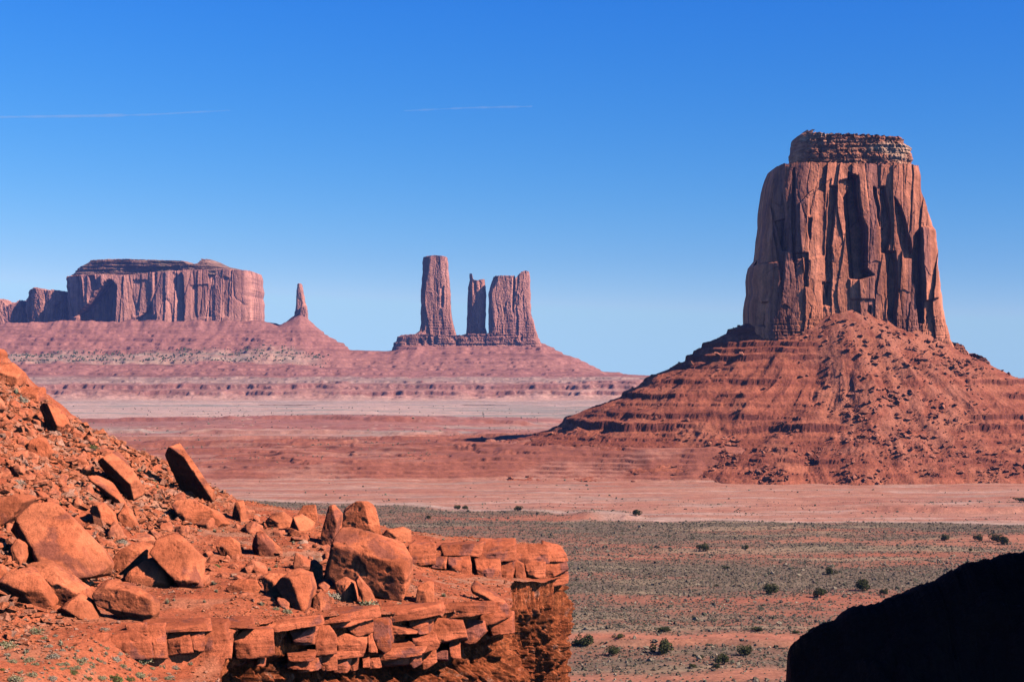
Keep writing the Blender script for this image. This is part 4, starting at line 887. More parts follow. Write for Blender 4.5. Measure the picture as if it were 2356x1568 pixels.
# the great boulders, each with its own outline: (label, outline, thickness as a share of its width, facets)
HERO = [
 ('leaning', 'tall leaning slab with a black shaded side, sharp against the plain', [(380, 1046), (390, 1028), (402, 1022), (424, 1032), (498, 1132), (494, 1144), (450, 1141), (408, 1112)], .75, [((-.62, -.7, -.42), (442, 1080)), ((.55, -.6, .37), (442, 1080))]),
 ('tilted slab', 'long tilted slab with a dark underside, left of the tall leaning slab', [(230, 1058), (252, 1042), (300, 1080), (322, 1110), (320, 1135), (300, 1146), (270, 1110), (240, 1085)], .8, [((-.6, -.68, -.5), (260, 1076)), ((.42, -.6, .6), (260, 1076)), ((.3, -.9, -.35), (302, 1128))]),
 ('flat plank', 'thin bright plank of rock lying just below the long tilted slab', [(204, 1098), (215, 1092), (270, 1125), (292, 1152), (280, 1160), (245, 1132)], .6, [((.2, -.7, .8), None)]),
 ('crest boulder', 'angular boulder on the upper crest with its left half dark', [(90, 936), (100, 926), (128, 932), (152, 956), (158, 975), (132, 1000), (118, 990), (98, 955)], .8, [((-.7, -.65, -.15), (118, 955)), ((.6, -.6, .5), (130, 960))]),
 ('round knob', 'rounded bright knob half buried in gravel high on the slope', [(66, 1035), (74, 1010), (86, 1004), (108, 1014), (120, 1036), (112, 1050), (84, 1056)], .9, None),
 ('flat brown block', 'flat brown block overhanging the crest line, shadow under it', [(38, 905), (48, 888), (96, 890), (100, 914), (86, 922), (44, 914)], 1.0, [((-.1, -1, .1), None), ((0, -.5, 1), None)]),
 ('edge stack', 'stacked dark slabs poking from the crest at the picture edge', [(-14, 862), (-10, 840), (30, 838), (52, 856), (48, 880), (18, 884), (-12, 880)], 1.0, [((-.2, -1, -.1), None), ((.3, -.6, .9), None)]),
 ('edge post', 'small upright rock post at the very top of the crest', [(-16, 845), (-14, 806), (0, 802), (9, 812), (10, 845)], .9, None),
 ('great boulder', 'largest smooth boulder, its broad face sloping down over a dark hollow', [(22, 1220), (46, 1185), (72, 1157), (104, 1153), (142, 1168), (200, 1235), (236, 1260), (262, 1290), (256, 1312), (205, 1318), (160, 1330), (110, 1300), (75, 1270), (40, 1235)], .55, [((.10, -.64, .76), (120, 1228)), ((.62, -.5, .6), (195, 1250)), ((-.85, -.5, -.2), (48, 1215))]),
 ('hollow stone', 'brown stone sheltering in the dark hollow of the largest boulder', [(24, 1258), (38, 1240), (54, 1250), (62, 1280), (56, 1300), (36, 1296), (28, 1275)], .9, None),
 ('split half', 'rounded boulder with a wavy crack, lower left of the largest boulder', [(4, 1335), (18, 1316), (50, 1306), (90, 1318), (118, 1350), (132, 1380), (125, 1392), (60, 1386), (20, 1370)], .75, [((0, -.7, .7), (70, 1338)), ((.55, -.65, .55), (104, 1348)), ((-.4, -.7, -.5), (40, 1370))]),
 ('split other half', 'long humped boulder leaning over the rounded cracked one', [(62, 1300), (82, 1291), (112, 1296), (160, 1330), (200, 1352), (205, 1378), (180, 1392), (138, 1390), (110, 1345)], .6, [((.05, -.62, .78), (125, 1328)), ((.55, -.6, .6), (165, 1348)), ((-.6, -.7, -.3), (96, 1330))]),
 ('half dome', 'smooth half dome boulder with a dark undercut on the gravel', [(132, 1402), (150, 1386), (180, 1366), (212, 1384), (232, 1412), (226, 1420), (190, 1424), (148, 1414)], .8, [((.08, -.6, .8), (180, 1392)), ((-.5, -.6, -.5), (145, 1410))]),
 ('barrel', 'barrel shaped boulder with a dark stained face beside the half dome', [(216, 1372), (222, 1352), (246, 1342), (320, 1350), (368, 1380), (366, 1412), (352, 1428), (310, 1420), (250, 1400), (222, 1385)], .65, [((-.12, -.97, .12), (280, 1380)), ((.25, -.5, .85), (300, 1360)), ((.85, -.5, .2), (358, 1395)), ((-.2, -.7, -.6), (300, 1415))]),
 ('pale boulder', 'pale flaking boulder with a bright right face mid slope', [(352, 1262), (362, 1238), (392, 1228), (430, 1245), (458, 1272), (472, 1310), (468, 1335), (440, 1352), (400, 1322), (362, 1290)], .7, [((.08, -.72, .68), (398, 1280)), ((.65, -.6, .5), (440, 1290))]),
 ('pale neighbour', 'low wedge boulder tucked against the pale flaking one', [(292, 1326), (316, 1302), (345, 1281), (370, 1296), (396, 1326), (410, 1345), (380, 1346), (340, 1350)], .7, [((-.08, -.75, .65), (335, 1315)), ((.5, -.6, .6), (370, 1315))]),
 ('backing rock', 'rough boulder filling the gap behind the low wedge', [(262, 1290), (280, 1262), (310, 1248), (344, 1262), (342, 1285), (296, 1328), (265, 1325)], .7, None),
 ('two tone', 'two toned boulder lying below the tall leaning slab', [(398, 1168), (410, 1150), (440, 1146), (500, 1176), (520, 1196), (505, 1210), (455, 1204), (410, 1186)], .7, [((.02, -.65, .75), (430, 1170)), ((.35, -.95, .0), (482, 1190)), ((.15, -.4, 1), (470, 1165))]),
 ('dark fin', 'small dark fin of rock on the crest right of the two toned boulder', [(532, 1190), (546, 1152), (556, 1152), (572, 1200), (552, 1196)], .8, [((-.65, -.75, 0), (545, 1175)), ((.75, -.5, .4), (558, 1175))]),
 ('square stub', 'squarish stub standing on the crest against the sage flat', [(688, 1186), (696, 1162), (726, 1160), (734, 1200), (700, 1204)], .9, None),
 ('upright slab', 'upright narrow slab standing left of the round topped block', [(744, 1248), (746, 1200), (756, 1164), (770, 1160), (786, 1180), (782, 1215), (770, 1262), (750, 1262)], .8, [((-.35, -.92, .1), (760, 1200)), ((.7, -.6, .35), (774, 1190))]),
 ('round block', 'round topped block standing behind the huge broken slab', [(789, 1222), (792, 1172), (808, 1155), (852, 1155), (866, 1172), (878, 1220), (876, 1240), (792, 1240)], .8, [((-.25, -.95, .1), (815, 1190)), ((.55, -.8, .3), (858, 1190))]),
 ('huge slab', 'huge broken slab with a bright sloping top and brown front', [(756, 1312), (770, 1262), (784, 1212), (802, 1210), (870, 1232), (942, 1272), (950, 1300), (940, 1345), (912, 1376), (870, 1366), (800, 1330)], .75, [((-.20, -1, -.10), (870, 1300)), ((.16, -.5, .86), (880, 1284)), ((.8, -.6, .1), (938, 1320)), ((-.85, -.5, .1), (768, 1290))]),
 ('hind rock', 'rounded rock peeping out behind the right end of the huge slab', [(876, 1236), (890, 1218), (920, 1212), (942, 1224), (944, 1246), (905, 1250)], .9, None),
 ('bright wedge', 'bright wedge boulder with shadow on both sides above the gravel bench', [(634, 1345), (660, 1318), (690, 1314), (716, 1322), (724, 1350), (716, 1392), (690, 1398), (660, 1378)], .8, [((-.6, -.75, .05), (665, 1355)), ((.4, -.75, .5), (695, 1350))]),
 ('brown ramp', 'brown ramp shaped rock leaning against the bright wedge', [(604, 1330), (618, 1316), (664, 1320), (672, 1352), (650, 1376), (618, 1366)], .8, None),
 ('lone stub', 'lone rounded stub standing right of the huge broken slab', [(955, 1378), (962, 1346), (980, 1338), (998, 1346), (1000, 1386), (975, 1392)], .85, None),
 ('fallen plate', 'thin fallen plate propped at a slant over a black gap', [(1084, 1347), (1096, 1344), (1162, 1376), (1166, 1386), (1150, 1386), (1085, 1358)], .8, [((.25, -.5, .85), None)]),
 ('slope slab', 'tilted slab embedded mid slope below the thin bright plank', [(208, 1178), (218, 1158), (240, 1158), (264, 1180), (274, 1206), (250, 1200), (222, 1190)], .75, [((-.6, -.75, .1), (222, 1175)), ((.45, -.65, .6), (245, 1178))]),
 ('slope slab twin', 'tilted slab right beside the embedded one, a dark gap between', [(270, 1186), (286, 1160), (304, 1180), (322, 1210), (310, 1216), (286, 1200)], .75, None),
 ('wedge row', 'sharp wedge with a dark left side near the middle of the slope', [(580, 1252), (590, 1226), (606, 1222), (644, 1258), (640, 1276), (610, 1280), (588, 1270)], .8, [((-.75, -.6, .0), (592, 1250)), ((.45, -.65, .6), (615, 1250))]),
 ('crest wedge', 'pointed wedge on the crest left of the squarish stub', [(664, 1215), (676, 1186), (690, 1184), (720, 1208), (716, 1222), (690, 1226)], .8, [((-.7, -.65, .0), (675, 1205)), ((.45, -.65, .6), (695, 1205))]),
 ('crest lump', 'low lump sitting on the crest left of the pointed wedge', [(610, 1200), (622, 1186), (650, 1180), (672, 1200), (664, 1214), (630, 1216)], .9, None),
 ('notched rock', 'notched rock with a black hole below, right of the pale flaking boulder', [(498, 1262), (506, 1240), (530, 1234), (552, 1250), (556, 1272), (530, 1282), (510, 1276)], .85, None),
 ('low pancake', 'low pancake rock at the foot of the slope above the gravel', [(520, 1352), (548, 1330), (590, 1334), (602, 1350), (586, 1366), (540, 1364)], .8, None),
 ('small slab', 'striped small slab leaning at the lower left of the huge one', [(818, 1336), (826, 1326), (860, 1368), (866, 1392), (848, 1396), (826, 1362)], .8, None),
 ('arch stone', 'pale arched stone beside the deep shadow of the huge slab', [(712, 1318), (716, 1292), (728, 1288), (742, 1300), (744, 1330), (722, 1334)], .8, None),
 ('foot stone', 'squat stone at the foot of the bright wedge, right side', [(722, 1372), (736, 1360), (756, 1366), (762, 1396), (740, 1404), (724, 1392)], .9, None),
 ('gap stone', 'grey stone plugging the foot of the huge slab', [(770, 1340), (790, 1326), (816, 1340), (822, 1372), (800, 1386), (778, 1372)], .8, None),
 ('far left slab', 'broad flat slab just above the largest boulder at the edge', [(-20, 1190), (-10, 1150), (40, 1135), (70, 1148), (40, 1190), (-10, 1222)], .8, [((-.1, -.6, .8), None)]),
 ('edge boulder', 'cut off boulder at the picture edge under the largest one', [(-30, 1350), (-20, 1296), (8, 1300), (20, 1330), (0, 1360)], .9, None),
]
hero_px = []
rocks_all = []
for i, (key, label, poly, tk, fac) in enumerate(HERO):
    a = np.array(poly, float)
    bx, by = a[np.argmax(a[:, 1])]; cx = a[:, 0].mean()
    p = place(np.clip(cx, 4, 1300), min(by - 4, a[:, 1].max() - 3))
    if p is None:
        p = place(np.clip(cx, 4, 1300), by + 10)
    if p is None: p = P(cx, by, 150.0)
    wd = (a[:, 0].max() - a[:, 0].min()) / F * p[1]; hg = (a[:, 1].max() - a[:, 1].min()) / F * p[1]
    th = tk * math.sqrt(wd * hg) * 1.15
    # carry the outline a little into the soil
    deep_ = [(x, y + (8 if y > a[:, 1].max() - .3 * (a[:, 1].max() - a[:, 1].min()) else 0)) for x, y in poly]
    big = wd * hg > 6
    o = outline_rock('boulder', deep_, p[1] + th * .30, th, M_BOULDER, fac, k=80 if not big else 110, sub=6 if big else 5, seed=700 + i, rough=.85)
    tag(o, label, 'boulder')
    hero_px.append((key, cx, a[:, 1].mean(), np.ptp(a[:, 0]), np.ptp(a[:, 1]))); rocks_all.append(o)

# ------------------------------------------------------------------ smaller rocks: a dozen shapes, copied
def free_rock(name, seed, ext, sub=3, m=M_STONE):
    rs = np.random.RandomState(seed)
    N = rs.normal(size=(13, 3)); N /= np.linalg.norm(N, axis=1)[:, None]
    N = np.concatenate([N, np.array([[1, 0, 0], [-1, 0, 0], [0, 1, 0], [0, -1, 0], [0, 0, 1], [0, 0, -1.0]])])
    e = np.asarray(ext)
    H = np.linalg.norm(N * e, axis=1) * rs.uniform(.62, .98, len(N))
    v, f = planes_rock(N, H, e, sub, 90, seed, .9)
    return mesh_np(name, v, f, True)
protos = [free_rock('stone', 900 + i, e, 4) for i, e in enumerate([(1, .8, .6), (1, .7, .35), (1, .9, .8), (.8, 1, .5), (1, .6, .5), (1, .8, .3), (.9, .9, .9), (1, .75, .55), (1, .55, .4), (1, .9, .45), (.7, .8, 1), (1, .65, .7)])]
for me in protos: me.materials.append(M_STONE)
pale_proto = [m_.copy() for m_ in protos[:4]]
for me in pale_proto: me.materials.clear(); me.materials.append(M_PALE)
HNAME = {k: v for k, v in [('leaning', 'tall leaning slab'), ('tilted slab', 'long tilted slab'), ('flat plank', 'thin bright plank'), ('crest boulder', 'half dark crest boulder'), ('round knob', 'rounded bright knob'),
    ('great boulder', 'largest smooth boulder'), ('split half', 'rounded cracked boulder'), ('half dome', 'smooth half dome'), ('barrel', 'barrel shaped boulder'), ('pale boulder', 'pale flaking boulder'), ('two tone', 'two toned boulder'),
    ('dark fin', 'small dark fin'), ('square stub', 'squarish crest stub'), ('huge slab', 'huge broken slab'), ('bright wedge', 'bright wedge boulder'), ('lone stub', 'lone rounded stub'), ('fallen plate', 'thin fallen plate'),
    ('slope slab', 'embedded tilted slab'), ('wedge row', 'sharp mid slope wedge'), ('crest wedge', 'pointed crest wedge'), ('notched rock', 'notched rock'), ('low pancake', 'low pancake rock'), ('upright slab', 'upright narrow slab'), ('flat brown block', 'flat brown block')]}
HP = [(k, x, y) for k, x, y, _w, _h in hero_px if k in HNAME]
ORD = ['nearest', 'second nearest', 'third nearest', 'fourth nearest', 'fifth nearest', 'sixth nearest', 'seventh nearest', 'eighth nearest', 'ninth nearest', 'tenth nearest', 'eleventh nearest', 'twelfth nearest']
LABELS = []
def queue_label(o, px, py, noun, group, extra=''):
    LABELS.append((o, px, py, noun, group, extra))
def write_labels():
    byk = {}
    for o, px, py, noun, group, extra in LABELS:
        k, hx, hy = min(HP, key=lambda h: (h[1] - px) ** 2 + 1.6 * (h[2] - py) ** 2)
        dx, dy = px - hx, py - hy
        side = ('left of' if dx < 0 else 'right of') if abs(dx) > 1.2 * abs(dy) else ('above' if dy < 0 else 'below')
        byk.setdefault((noun, k, side), []).append((dx * dx + dy * dy, o, group, extra))
    for (noun, k, side), L in byk.items():
        L.sort(key=lambda q: q[0])
        for r, (_, o, group, extra) in enumerate(L):
            rank = ORD[r] if r < len(ORD) else 'number %d outward' % (r + 1)
            tag(o, '%s%s, %s of those %s the %s' % (extra, noun, rank, side, HNAME[k]), None, group)

rs1 = np.random.RandomState(77)
def sunk(o, p, s, up=.2):
    o.location = (p[0], p[1], p[2] + s * up)
SLOPE = [(-10, 880), (60, 905), (160, 985), (330, 1085), (480, 1150), (620, 1195), (760, 1240), (770, 1400), (600, 1395), (470, 1345), (250, 1325), (-10, 1330)]
def scatter(n, poly, wmin, wmax, power, pal=.04, tries=9000, avoid=True):
    got = 0
    xs = [p[0] for p in poly]; ys_ = [p[1] for p in poly]
    for _ in range(tries):
        if got >= n: break
        px, py = rs1.uniform(min(xs), max(xs)), rs1.uniform(min(ys_), max(ys_))
        if not in_poly(np.array([px]), np.array([py]), poly)[0]: continue
        if avoid and any(abs(px - h[1]) < h[3] * .42 and abs(py - h[2]) < h[4] * .42 for h in hero_px): continue
        wp = wmin + (wmax - wmin) * rs1.rand() ** power
        p = place(px, py)
        if p is None: continue
        s = wp / F * p[1] / 2
        pale = rs1.rand() < pal
        me = pale_proto[rs1.randint(len(pale_proto))] if pale else protos[rs1.randint(len(protos))]
        o = bpy.data.objects.new('rock', me); COL.objects.link(o)
        o.scale = (s * rs1.uniform(.8, 1.25), s * rs1.uniform(.8, 1.2), s * rs1.uniform(.6, 1.2))
        o.rotation_euler = (rs1.uniform(-.5, .5), rs1.uniform(-.1, .75), rs1.uniform(0, 6.28))
        sunk(o, p, s, .12)
        o['category'] = 'rock'
        queue_label(o, px, py, 'pale rock' if pale else ('broken red rock' if wp > 24 else 'small red stone'), 'loose rocks on the slope')
        got += 1
scatter(58, SLOPE, 30, 70, 1.6, .03)
scatter(50, [(470, 1200), (620, 1200), (770, 1260), (790, 1390), (560, 1385), (470, 1310)], 20, 46, 1.6, .04)
scatter(56, [(0, 900), (60, 905), (160, 985), (330, 1085), (380, 1140), (190, 1150), (0, 1130)], 18, 50, 1.5, .04)
scatter(16, [(10, 870), (60, 905), (160, 985), (240, 1030), (330, 1085), (480, 1155), (620, 1195), (700, 1205), (620, 1205), (330, 1098), (150, 995), (40, 915)], 14, 40, 1.2, .0)
scatter(70, SLOPE, 9, 26, 1.3, .08)
scatter(26, [(690, 1400), (1000, 1380), (1170, 1380), (1180, 1420), (900, 1430), (600, 1440)], 8, 24, 1.6, .05)
scatter(18, [(900, 1240), (1280, 1262), (1290, 1275), (950, 1268)], 7, 18, 1.4, .1)
scatter(14, [(0, 1430), (300, 1430), (480, 1500), (480, 1565), (0, 1565)], 5, 11, 1.4, .1)

# gravel: chips nobody could count
def chips(name, pts, size, seed, m, label, kind='stuff', parent=None, base=(0, 0, 0), cols=None, flat=.6):
    rs = np.random.RandomState(seed)
    v0 = np.array([[1, 0, 0], [-1, 0, 0], [0, 1, 0], [0, -1, 0], [0, 0, 1], [0, 0, -1], [.6, .6, .5], [-.6, .5, .55], [.5, -.6, .5], [-.5, -.55, .5]], float)
    f0 = np.array([[0, 2, 6], [2, 4, 6], [4, 0, 6], [2, 1, 7], [1, 4, 7], [4, 2, 7], [3, 0, 8], [0, 4, 8], [4, 3, 8], [1, 3, 9], [3, 4, 9], [4, 1, 9], [0, 5, 2], [2, 5, 1], [1, 5, 3], [3, 5, 0]])
    n = len(pts)
    V = np.repeat(v0[None], n, 0) * rs.uniform(.6, 1.35, (n, 10, 1)) + rs.normal(0, .13, (n, 10, 3))
    V = V * np.stack([rs.uniform(.7, 1.4, n), rs.uniform(.7, 1.3, n), rs.uniform(flat * .7, flat * 1.6, n)], -1)[:, None, :] * size[:, None, None]
    a = rs.uniform(0, 6.28, n); b = rs.normal(0, .35, n)
    ca, sa, cb, sb = np.cos(a)[:, None], np.sin(a)[:, None], np.cos(b)[:, None], np.sin(b)[:, None]
    x, y, z = V[..., 0], V[..., 1], V[..., 2]
    x, z = x * cb + z * sb, -x * sb + z * cb
    x, y = x * ca - y * sa, x * sa + y * ca
    V = np.stack([x, y, z], -1) + pts[:, None, :]
    Fc = (f0[None] + 10 * np.arange(n)[:, None, None]).reshape(-1, 3)
    c = None if cols is None else np.repeat(cols[:, None, :], 10, 1).reshape(-1, 3)
    o = link(name, mesh_np(name, V.reshape(-1, 3) - np.asarray(base), Fc, False, c), m, parent)
    return tag(o, label if parent is None else None, None, None, kind)

rs2 = np.random.RandomState(9)
n = 110000
gx_ = rs2.uniform(-.54, .03, n); gy_ = rs2.uniform(76, 172, n) ; X_ = gx_ * gy_
ok = in_poly(X_, gy_, LAND)
dens = fbm2(X_ / 4, gy_ / 6, 3, 361) + .6 * sstep(22, 27, -X_) + .1
ok &= dens > rs2.uniform(-.7, .7, n)
X_, gy_ = X_[ok], gy_[ok]
sz = .030 + (.10 + .32 * sstep(21, 27, -X_)) * rs2.rand(len(X_)) ** 4.5
gc = mixc((.56, .15, .065), (.48, .24, .16), rs2.rand(len(X_)) ** 3) * rs2.uniform(.75, 1.2, (len(X_), 1))
chips('gravel', np.stack([X_, gy_, hill_h(X_, gy_) + sz * .2], -1), sz, 10, M_HILL, 'loose red gravel and chips over the near hillside', cols=gc)

# scree on the skirt of the big butte
def talus_h(X, Y):
    i = np.clip(np.searchsorted(yy, Y), 1, len(yy) - 1); k = np.clip(np.searchsorted(uu, X / Y), 1, len(uu) - 1)
    return zT[i, k], scree[i, k], q[i, k]
n = 60000
px_ = rs2.uniform(1150, 2600, n); Y_ = rs2.uniform(1500, 1790, n); X_ = (px_ - CX) / F * Y_
th_, sc_, q_ = talus_h(X_, Y_)
gnd = ground_h(X_, Y_)
cl = fbm2(X_ / 28, Y_ / 28, 3, 371)
footr = np.exp(-((th_ - gnd - 6) / 9) ** 2) * sstep(1480, 1600, px_) * sstep(-.1, .4, cl)
prob = np.clip(.16 * sc_ * (1 + 1.2 * cl) + .012 + .40 * footr, 0, 1)
ok = (th_ > gnd - 1) & (q_ > 1.0) & (rs2.rand(n) < prob)
X_, Y_, th_ = X_[ok], Y_[ok], th_[ok]
sz = .55 + 2.6 * rs2.rand(len(X_)) ** 4.5
gc = mixc((.52, .175, .105), (.30, .09, .056), rs2.rand(len(X_))) * rs2.uniform(.8, 1.15, (len(X_), 1))
chips('scree', np.stack([X_, Y_, np.maximum(th_, ground_h(X_, Y_)) + sz * .25], -1), sz, 12, M_TALUS, None, parent=mitten, base=B0, cols=gc)

# ------------------------------------------------------------------ black outcrop in front, with an unseen wall outside the frame added to shade it
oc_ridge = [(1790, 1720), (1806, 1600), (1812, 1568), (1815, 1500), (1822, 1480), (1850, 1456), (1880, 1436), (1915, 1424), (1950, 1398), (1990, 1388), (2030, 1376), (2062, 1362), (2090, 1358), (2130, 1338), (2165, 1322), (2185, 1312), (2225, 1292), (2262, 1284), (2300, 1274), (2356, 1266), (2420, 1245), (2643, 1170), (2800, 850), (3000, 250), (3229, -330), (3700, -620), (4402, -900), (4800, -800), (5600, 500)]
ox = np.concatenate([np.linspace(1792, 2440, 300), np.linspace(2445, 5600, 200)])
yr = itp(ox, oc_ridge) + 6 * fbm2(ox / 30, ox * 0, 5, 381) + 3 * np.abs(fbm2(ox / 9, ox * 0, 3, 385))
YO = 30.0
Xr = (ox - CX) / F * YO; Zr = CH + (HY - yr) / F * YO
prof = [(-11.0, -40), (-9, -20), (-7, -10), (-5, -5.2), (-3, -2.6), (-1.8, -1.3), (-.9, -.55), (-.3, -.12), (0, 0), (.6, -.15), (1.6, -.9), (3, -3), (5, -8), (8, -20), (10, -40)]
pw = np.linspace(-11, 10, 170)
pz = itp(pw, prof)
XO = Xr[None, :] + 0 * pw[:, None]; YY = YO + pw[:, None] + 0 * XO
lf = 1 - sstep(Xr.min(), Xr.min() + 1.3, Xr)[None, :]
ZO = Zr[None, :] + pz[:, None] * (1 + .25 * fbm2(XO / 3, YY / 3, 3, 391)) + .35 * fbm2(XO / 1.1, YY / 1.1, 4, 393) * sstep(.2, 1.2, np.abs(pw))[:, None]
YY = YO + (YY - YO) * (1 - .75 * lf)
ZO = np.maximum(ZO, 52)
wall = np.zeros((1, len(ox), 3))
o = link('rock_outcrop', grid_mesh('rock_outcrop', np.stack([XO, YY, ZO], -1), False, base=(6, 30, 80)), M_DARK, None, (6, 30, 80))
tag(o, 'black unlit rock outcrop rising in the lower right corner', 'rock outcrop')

# ------------------------------------------------------------------ plants
def leaf_mat(name, tint=1.0):
    k = NT(name); v = k.coords(True)
    c = k.scale(k.attr(), k.ramp(k.noise(v, 3.0, 2), .3, .7, .8 * tint, 1.2 * tint))
    return k.done(c)
M_LEAF = leaf_mat('foliage'); M_TWIG = rock_mat('bark', (.13, .075, .05), (.10, .06, .04), (.07, .045, .035), s=.3, bumpd=.01)
M_SAGE = leaf_mat('sage_leaf')

def blade_plant(name, seed, kind):
    """a tuft: blades fanned out from the foot, or twigs with small leaves for sage"""
    rs = np.random.RandomState(seed); V, Fc, C = [], [], []
    if kind == 'grass':
        n = 230
        for i in range(n):
            a = rs.uniform(0, 6.28); lean = rs.uniform(.05, 1.15) ** 1.1; L = rs.uniform(.45, 1.0) * (1.0 - .25 * lean)
            r0 = .22 * rs.rand(); b = np.array([math.cos(a) * r0, math.sin(a) * r0, -.03])
            d_ = np.array([math.cos(a) * math.sin(lean), math.sin(a) * math.sin(lean), math.cos(lean)])
            s_ = np.array([-math.sin(a), math.cos(a), 0]) * rs.uniform(.018, .035)
            mid = b + d_ * L * .55; tip = b + d_ * L + np.array([0, 0, -.22 * lean * L])
            k = len(V); V += [b - s_, b + s_, mid + s_ * .8, mid - s_ * .8, tip]
            Fc += [(k, k + 1, k + 2), (k, k + 2, k + 3), (k + 3, k + 2, k + 4)]
            c0 = np.array((.74, .56, .34)) * rs.uniform(.75, 1.2) if rs.rand() < .72 else np.array((.26, .26, .10)) * rs.uniform(.8, 1.2)
            C += [c0 * .85] * 2 + [c0] * 3
    else:
        n = 520
        for i in range(n):
            a = rs.uniform(0, 6.28); e = math.asin(rs.rand() ** .8 * .98); r = rs.uniform(.45, 1.0) ** .6 * (1 + .16 * math.sin(3 * a + seed) + .10 * math.sin(7 * a))
            p = np.array([math.cos(a) * math.cos(e) * r, math.sin(a) * math.cos(e) * r, math.sin(e) * r * .75])
            s1 = rs.normal(size=3); s1 /= np.linalg.norm(s1); s2 = np.cross(s1, p / (np.linalg.norm(p) + 1e-6) + .6 * rs.normal(size=3)); s2 /= np.linalg.norm(s2) + 1e-6
            L = rs.uniform(.07, .16); k = len(V)
            V += [p - s1 * L - s2 * L * .3, p + s1 * L, p + s2 * L * .55]
            Fc += [(k, k + 1, k + 2)]
            c0 = np.array((.50, .39, .22)) * rs.uniform(.7, 1.25) if rs.rand() < .7 else np.array((.22, .21, .08)) * rs.uniform(.7, 1.2)
            if kind == 'grey': c0 = np.array((.56, .42, .29)) * rs.uniform(.7, 1.25)
            if kind == 'green': c0 = np.array((.15, .16, .05)) * rs.uniform(.7, 1.4)
            C += [c0] * 3
        for i in range(26):
            a = rs.uniform(0, 6.28); e = rs.uniform(.3, 1.5); tip = np.array([math.cos(a) * math.cos(e), math.sin(a) * math.cos(e), math.sin(e) * .8]) * .85
            s_ = np.array([-math.sin(a), math.cos(a), 0]) * .02; k = len(V)
            V += [-s_, s_, tip]; Fc += [(k, k + 1, k + 2)]; C += [np.array((.22, .16, .12))] * 3
    return mesh_np(name, np.array(V), np.array(Fc), False, np.array(C))
PL = {k: [blade_plant(k, 40 + 10 * j + i, k) for i in range(4)] for j, k in enumerate(('grass', 'sage', 'grey', 'green'))}
for L in PL.values():
    for me in L: me.materials.append(M_LEAF)
PNAME = {'grass': ('grass_tuft', 'straw coloured grass tuft', 'grass tuft'), 'sage': ('sagebrush', 'grey green sage bush', 'shrub'), 'grey': ('dry_shrub', 'dry grey twiggy bush', 'shrub'), 'green': ('green_shrub', 'olive green bush', 'shrub')}
def plant(kind, px, py, wp):
    p = place(px, py)
    if p is None: return
    nm, noun, cat = PNAME[kind]
    o = bpy.data.objects.new(nm, PL[kind][rs1.randint(4)]); COL.objects.link(o)
    s = 1.2 * wp / F * p[1] / 2
    if kind == 'grass': s *= 1.15
    o.scale = (s, s, s * rs1.uniform(.8, 1.1)); o.rotation_euler = (0, 0, rs1.uniform(0, 6.28)); o.location = (p[0], p[1], p[2] - .02 * s)
    o['category'] = cat
    queue_label(o, px, py, noun, 'desert plants on the near hill')
def Z7(x, y): return .1666 * x, 1373.6 + .1666 * y
listed = [('sage', 90, 690, 230), ('sage', 490, 500, 190), ('green', 80, 530, 70), ('sage', 610, 580, 100), ('grey', 740, 835, 160), ('grass', 840, 650, 120), ('grass', 920, 700, 90), ('grass', 1260, 745, 110), ('grass', 1465, 795, 110), ('grey', 1640, 790, 110),
          ('sage', 1960, 900, 250), ('grey', 100, 800, 90), ('grass', 380, 760, 80), ('sage', 410, 875, 130), ('sage', 170, 900, 130), ('grass', 350, 930, 60), ('sage', 900, 935, 130), ('sage', 1110, 905, 150), ('sage', 1060, 985, 110), ('grass', 1290, 940, 90), ('grey', 1590, 880, 150), ('sage', 1690, 965, 110),
          ('green', 30, 1010, 80), ('sage', 440, 1090, 150), ('grass', 300, 1040, 80), ('grey', 710, 1140, 150), ('green', 1010, 1060, 140), ('grass', 1190, 1030, 80), ('sage', 1400, 1130, 150), ('green', 1220, 1135, 110), ('grass', 1790, 1010, 100), ('sage', 1930, 1100, 160), ('green', 1590, 1160, 210), ('green', 1790, 1150, 130),
          ('sage', 2100, 990, 90), ('grass', 2260, 980, 110), ('sage', 2310, 1130, 110), ('sage', 210, 1160, 200), ('grey', 2120, 1140, 110), ('grass', 680, 920, 80), ('sage', 720, 985, 70), ('grass', 620, 1000, 60), ('sage', 850, 1000, 80), ('grass', 520, 930, 90), ('grass', 100, 850, 90), ('grass', 930, 850, 80), ('grass', 640, 850, 70), ('grass', 540, 830, 60), ('grass', 620, 690, 70), ('grey', 1440, 460, 120), ('grey', 350, 310, 60),
          ('grass', 950, 1150, 110), ('grass', 600, 1120, 70), ('grass', 1040, 790, 70)]
for k, x, y, wv in listed:
    a, b = Z7(x, y); plant(k, a, b, wv * .1666)
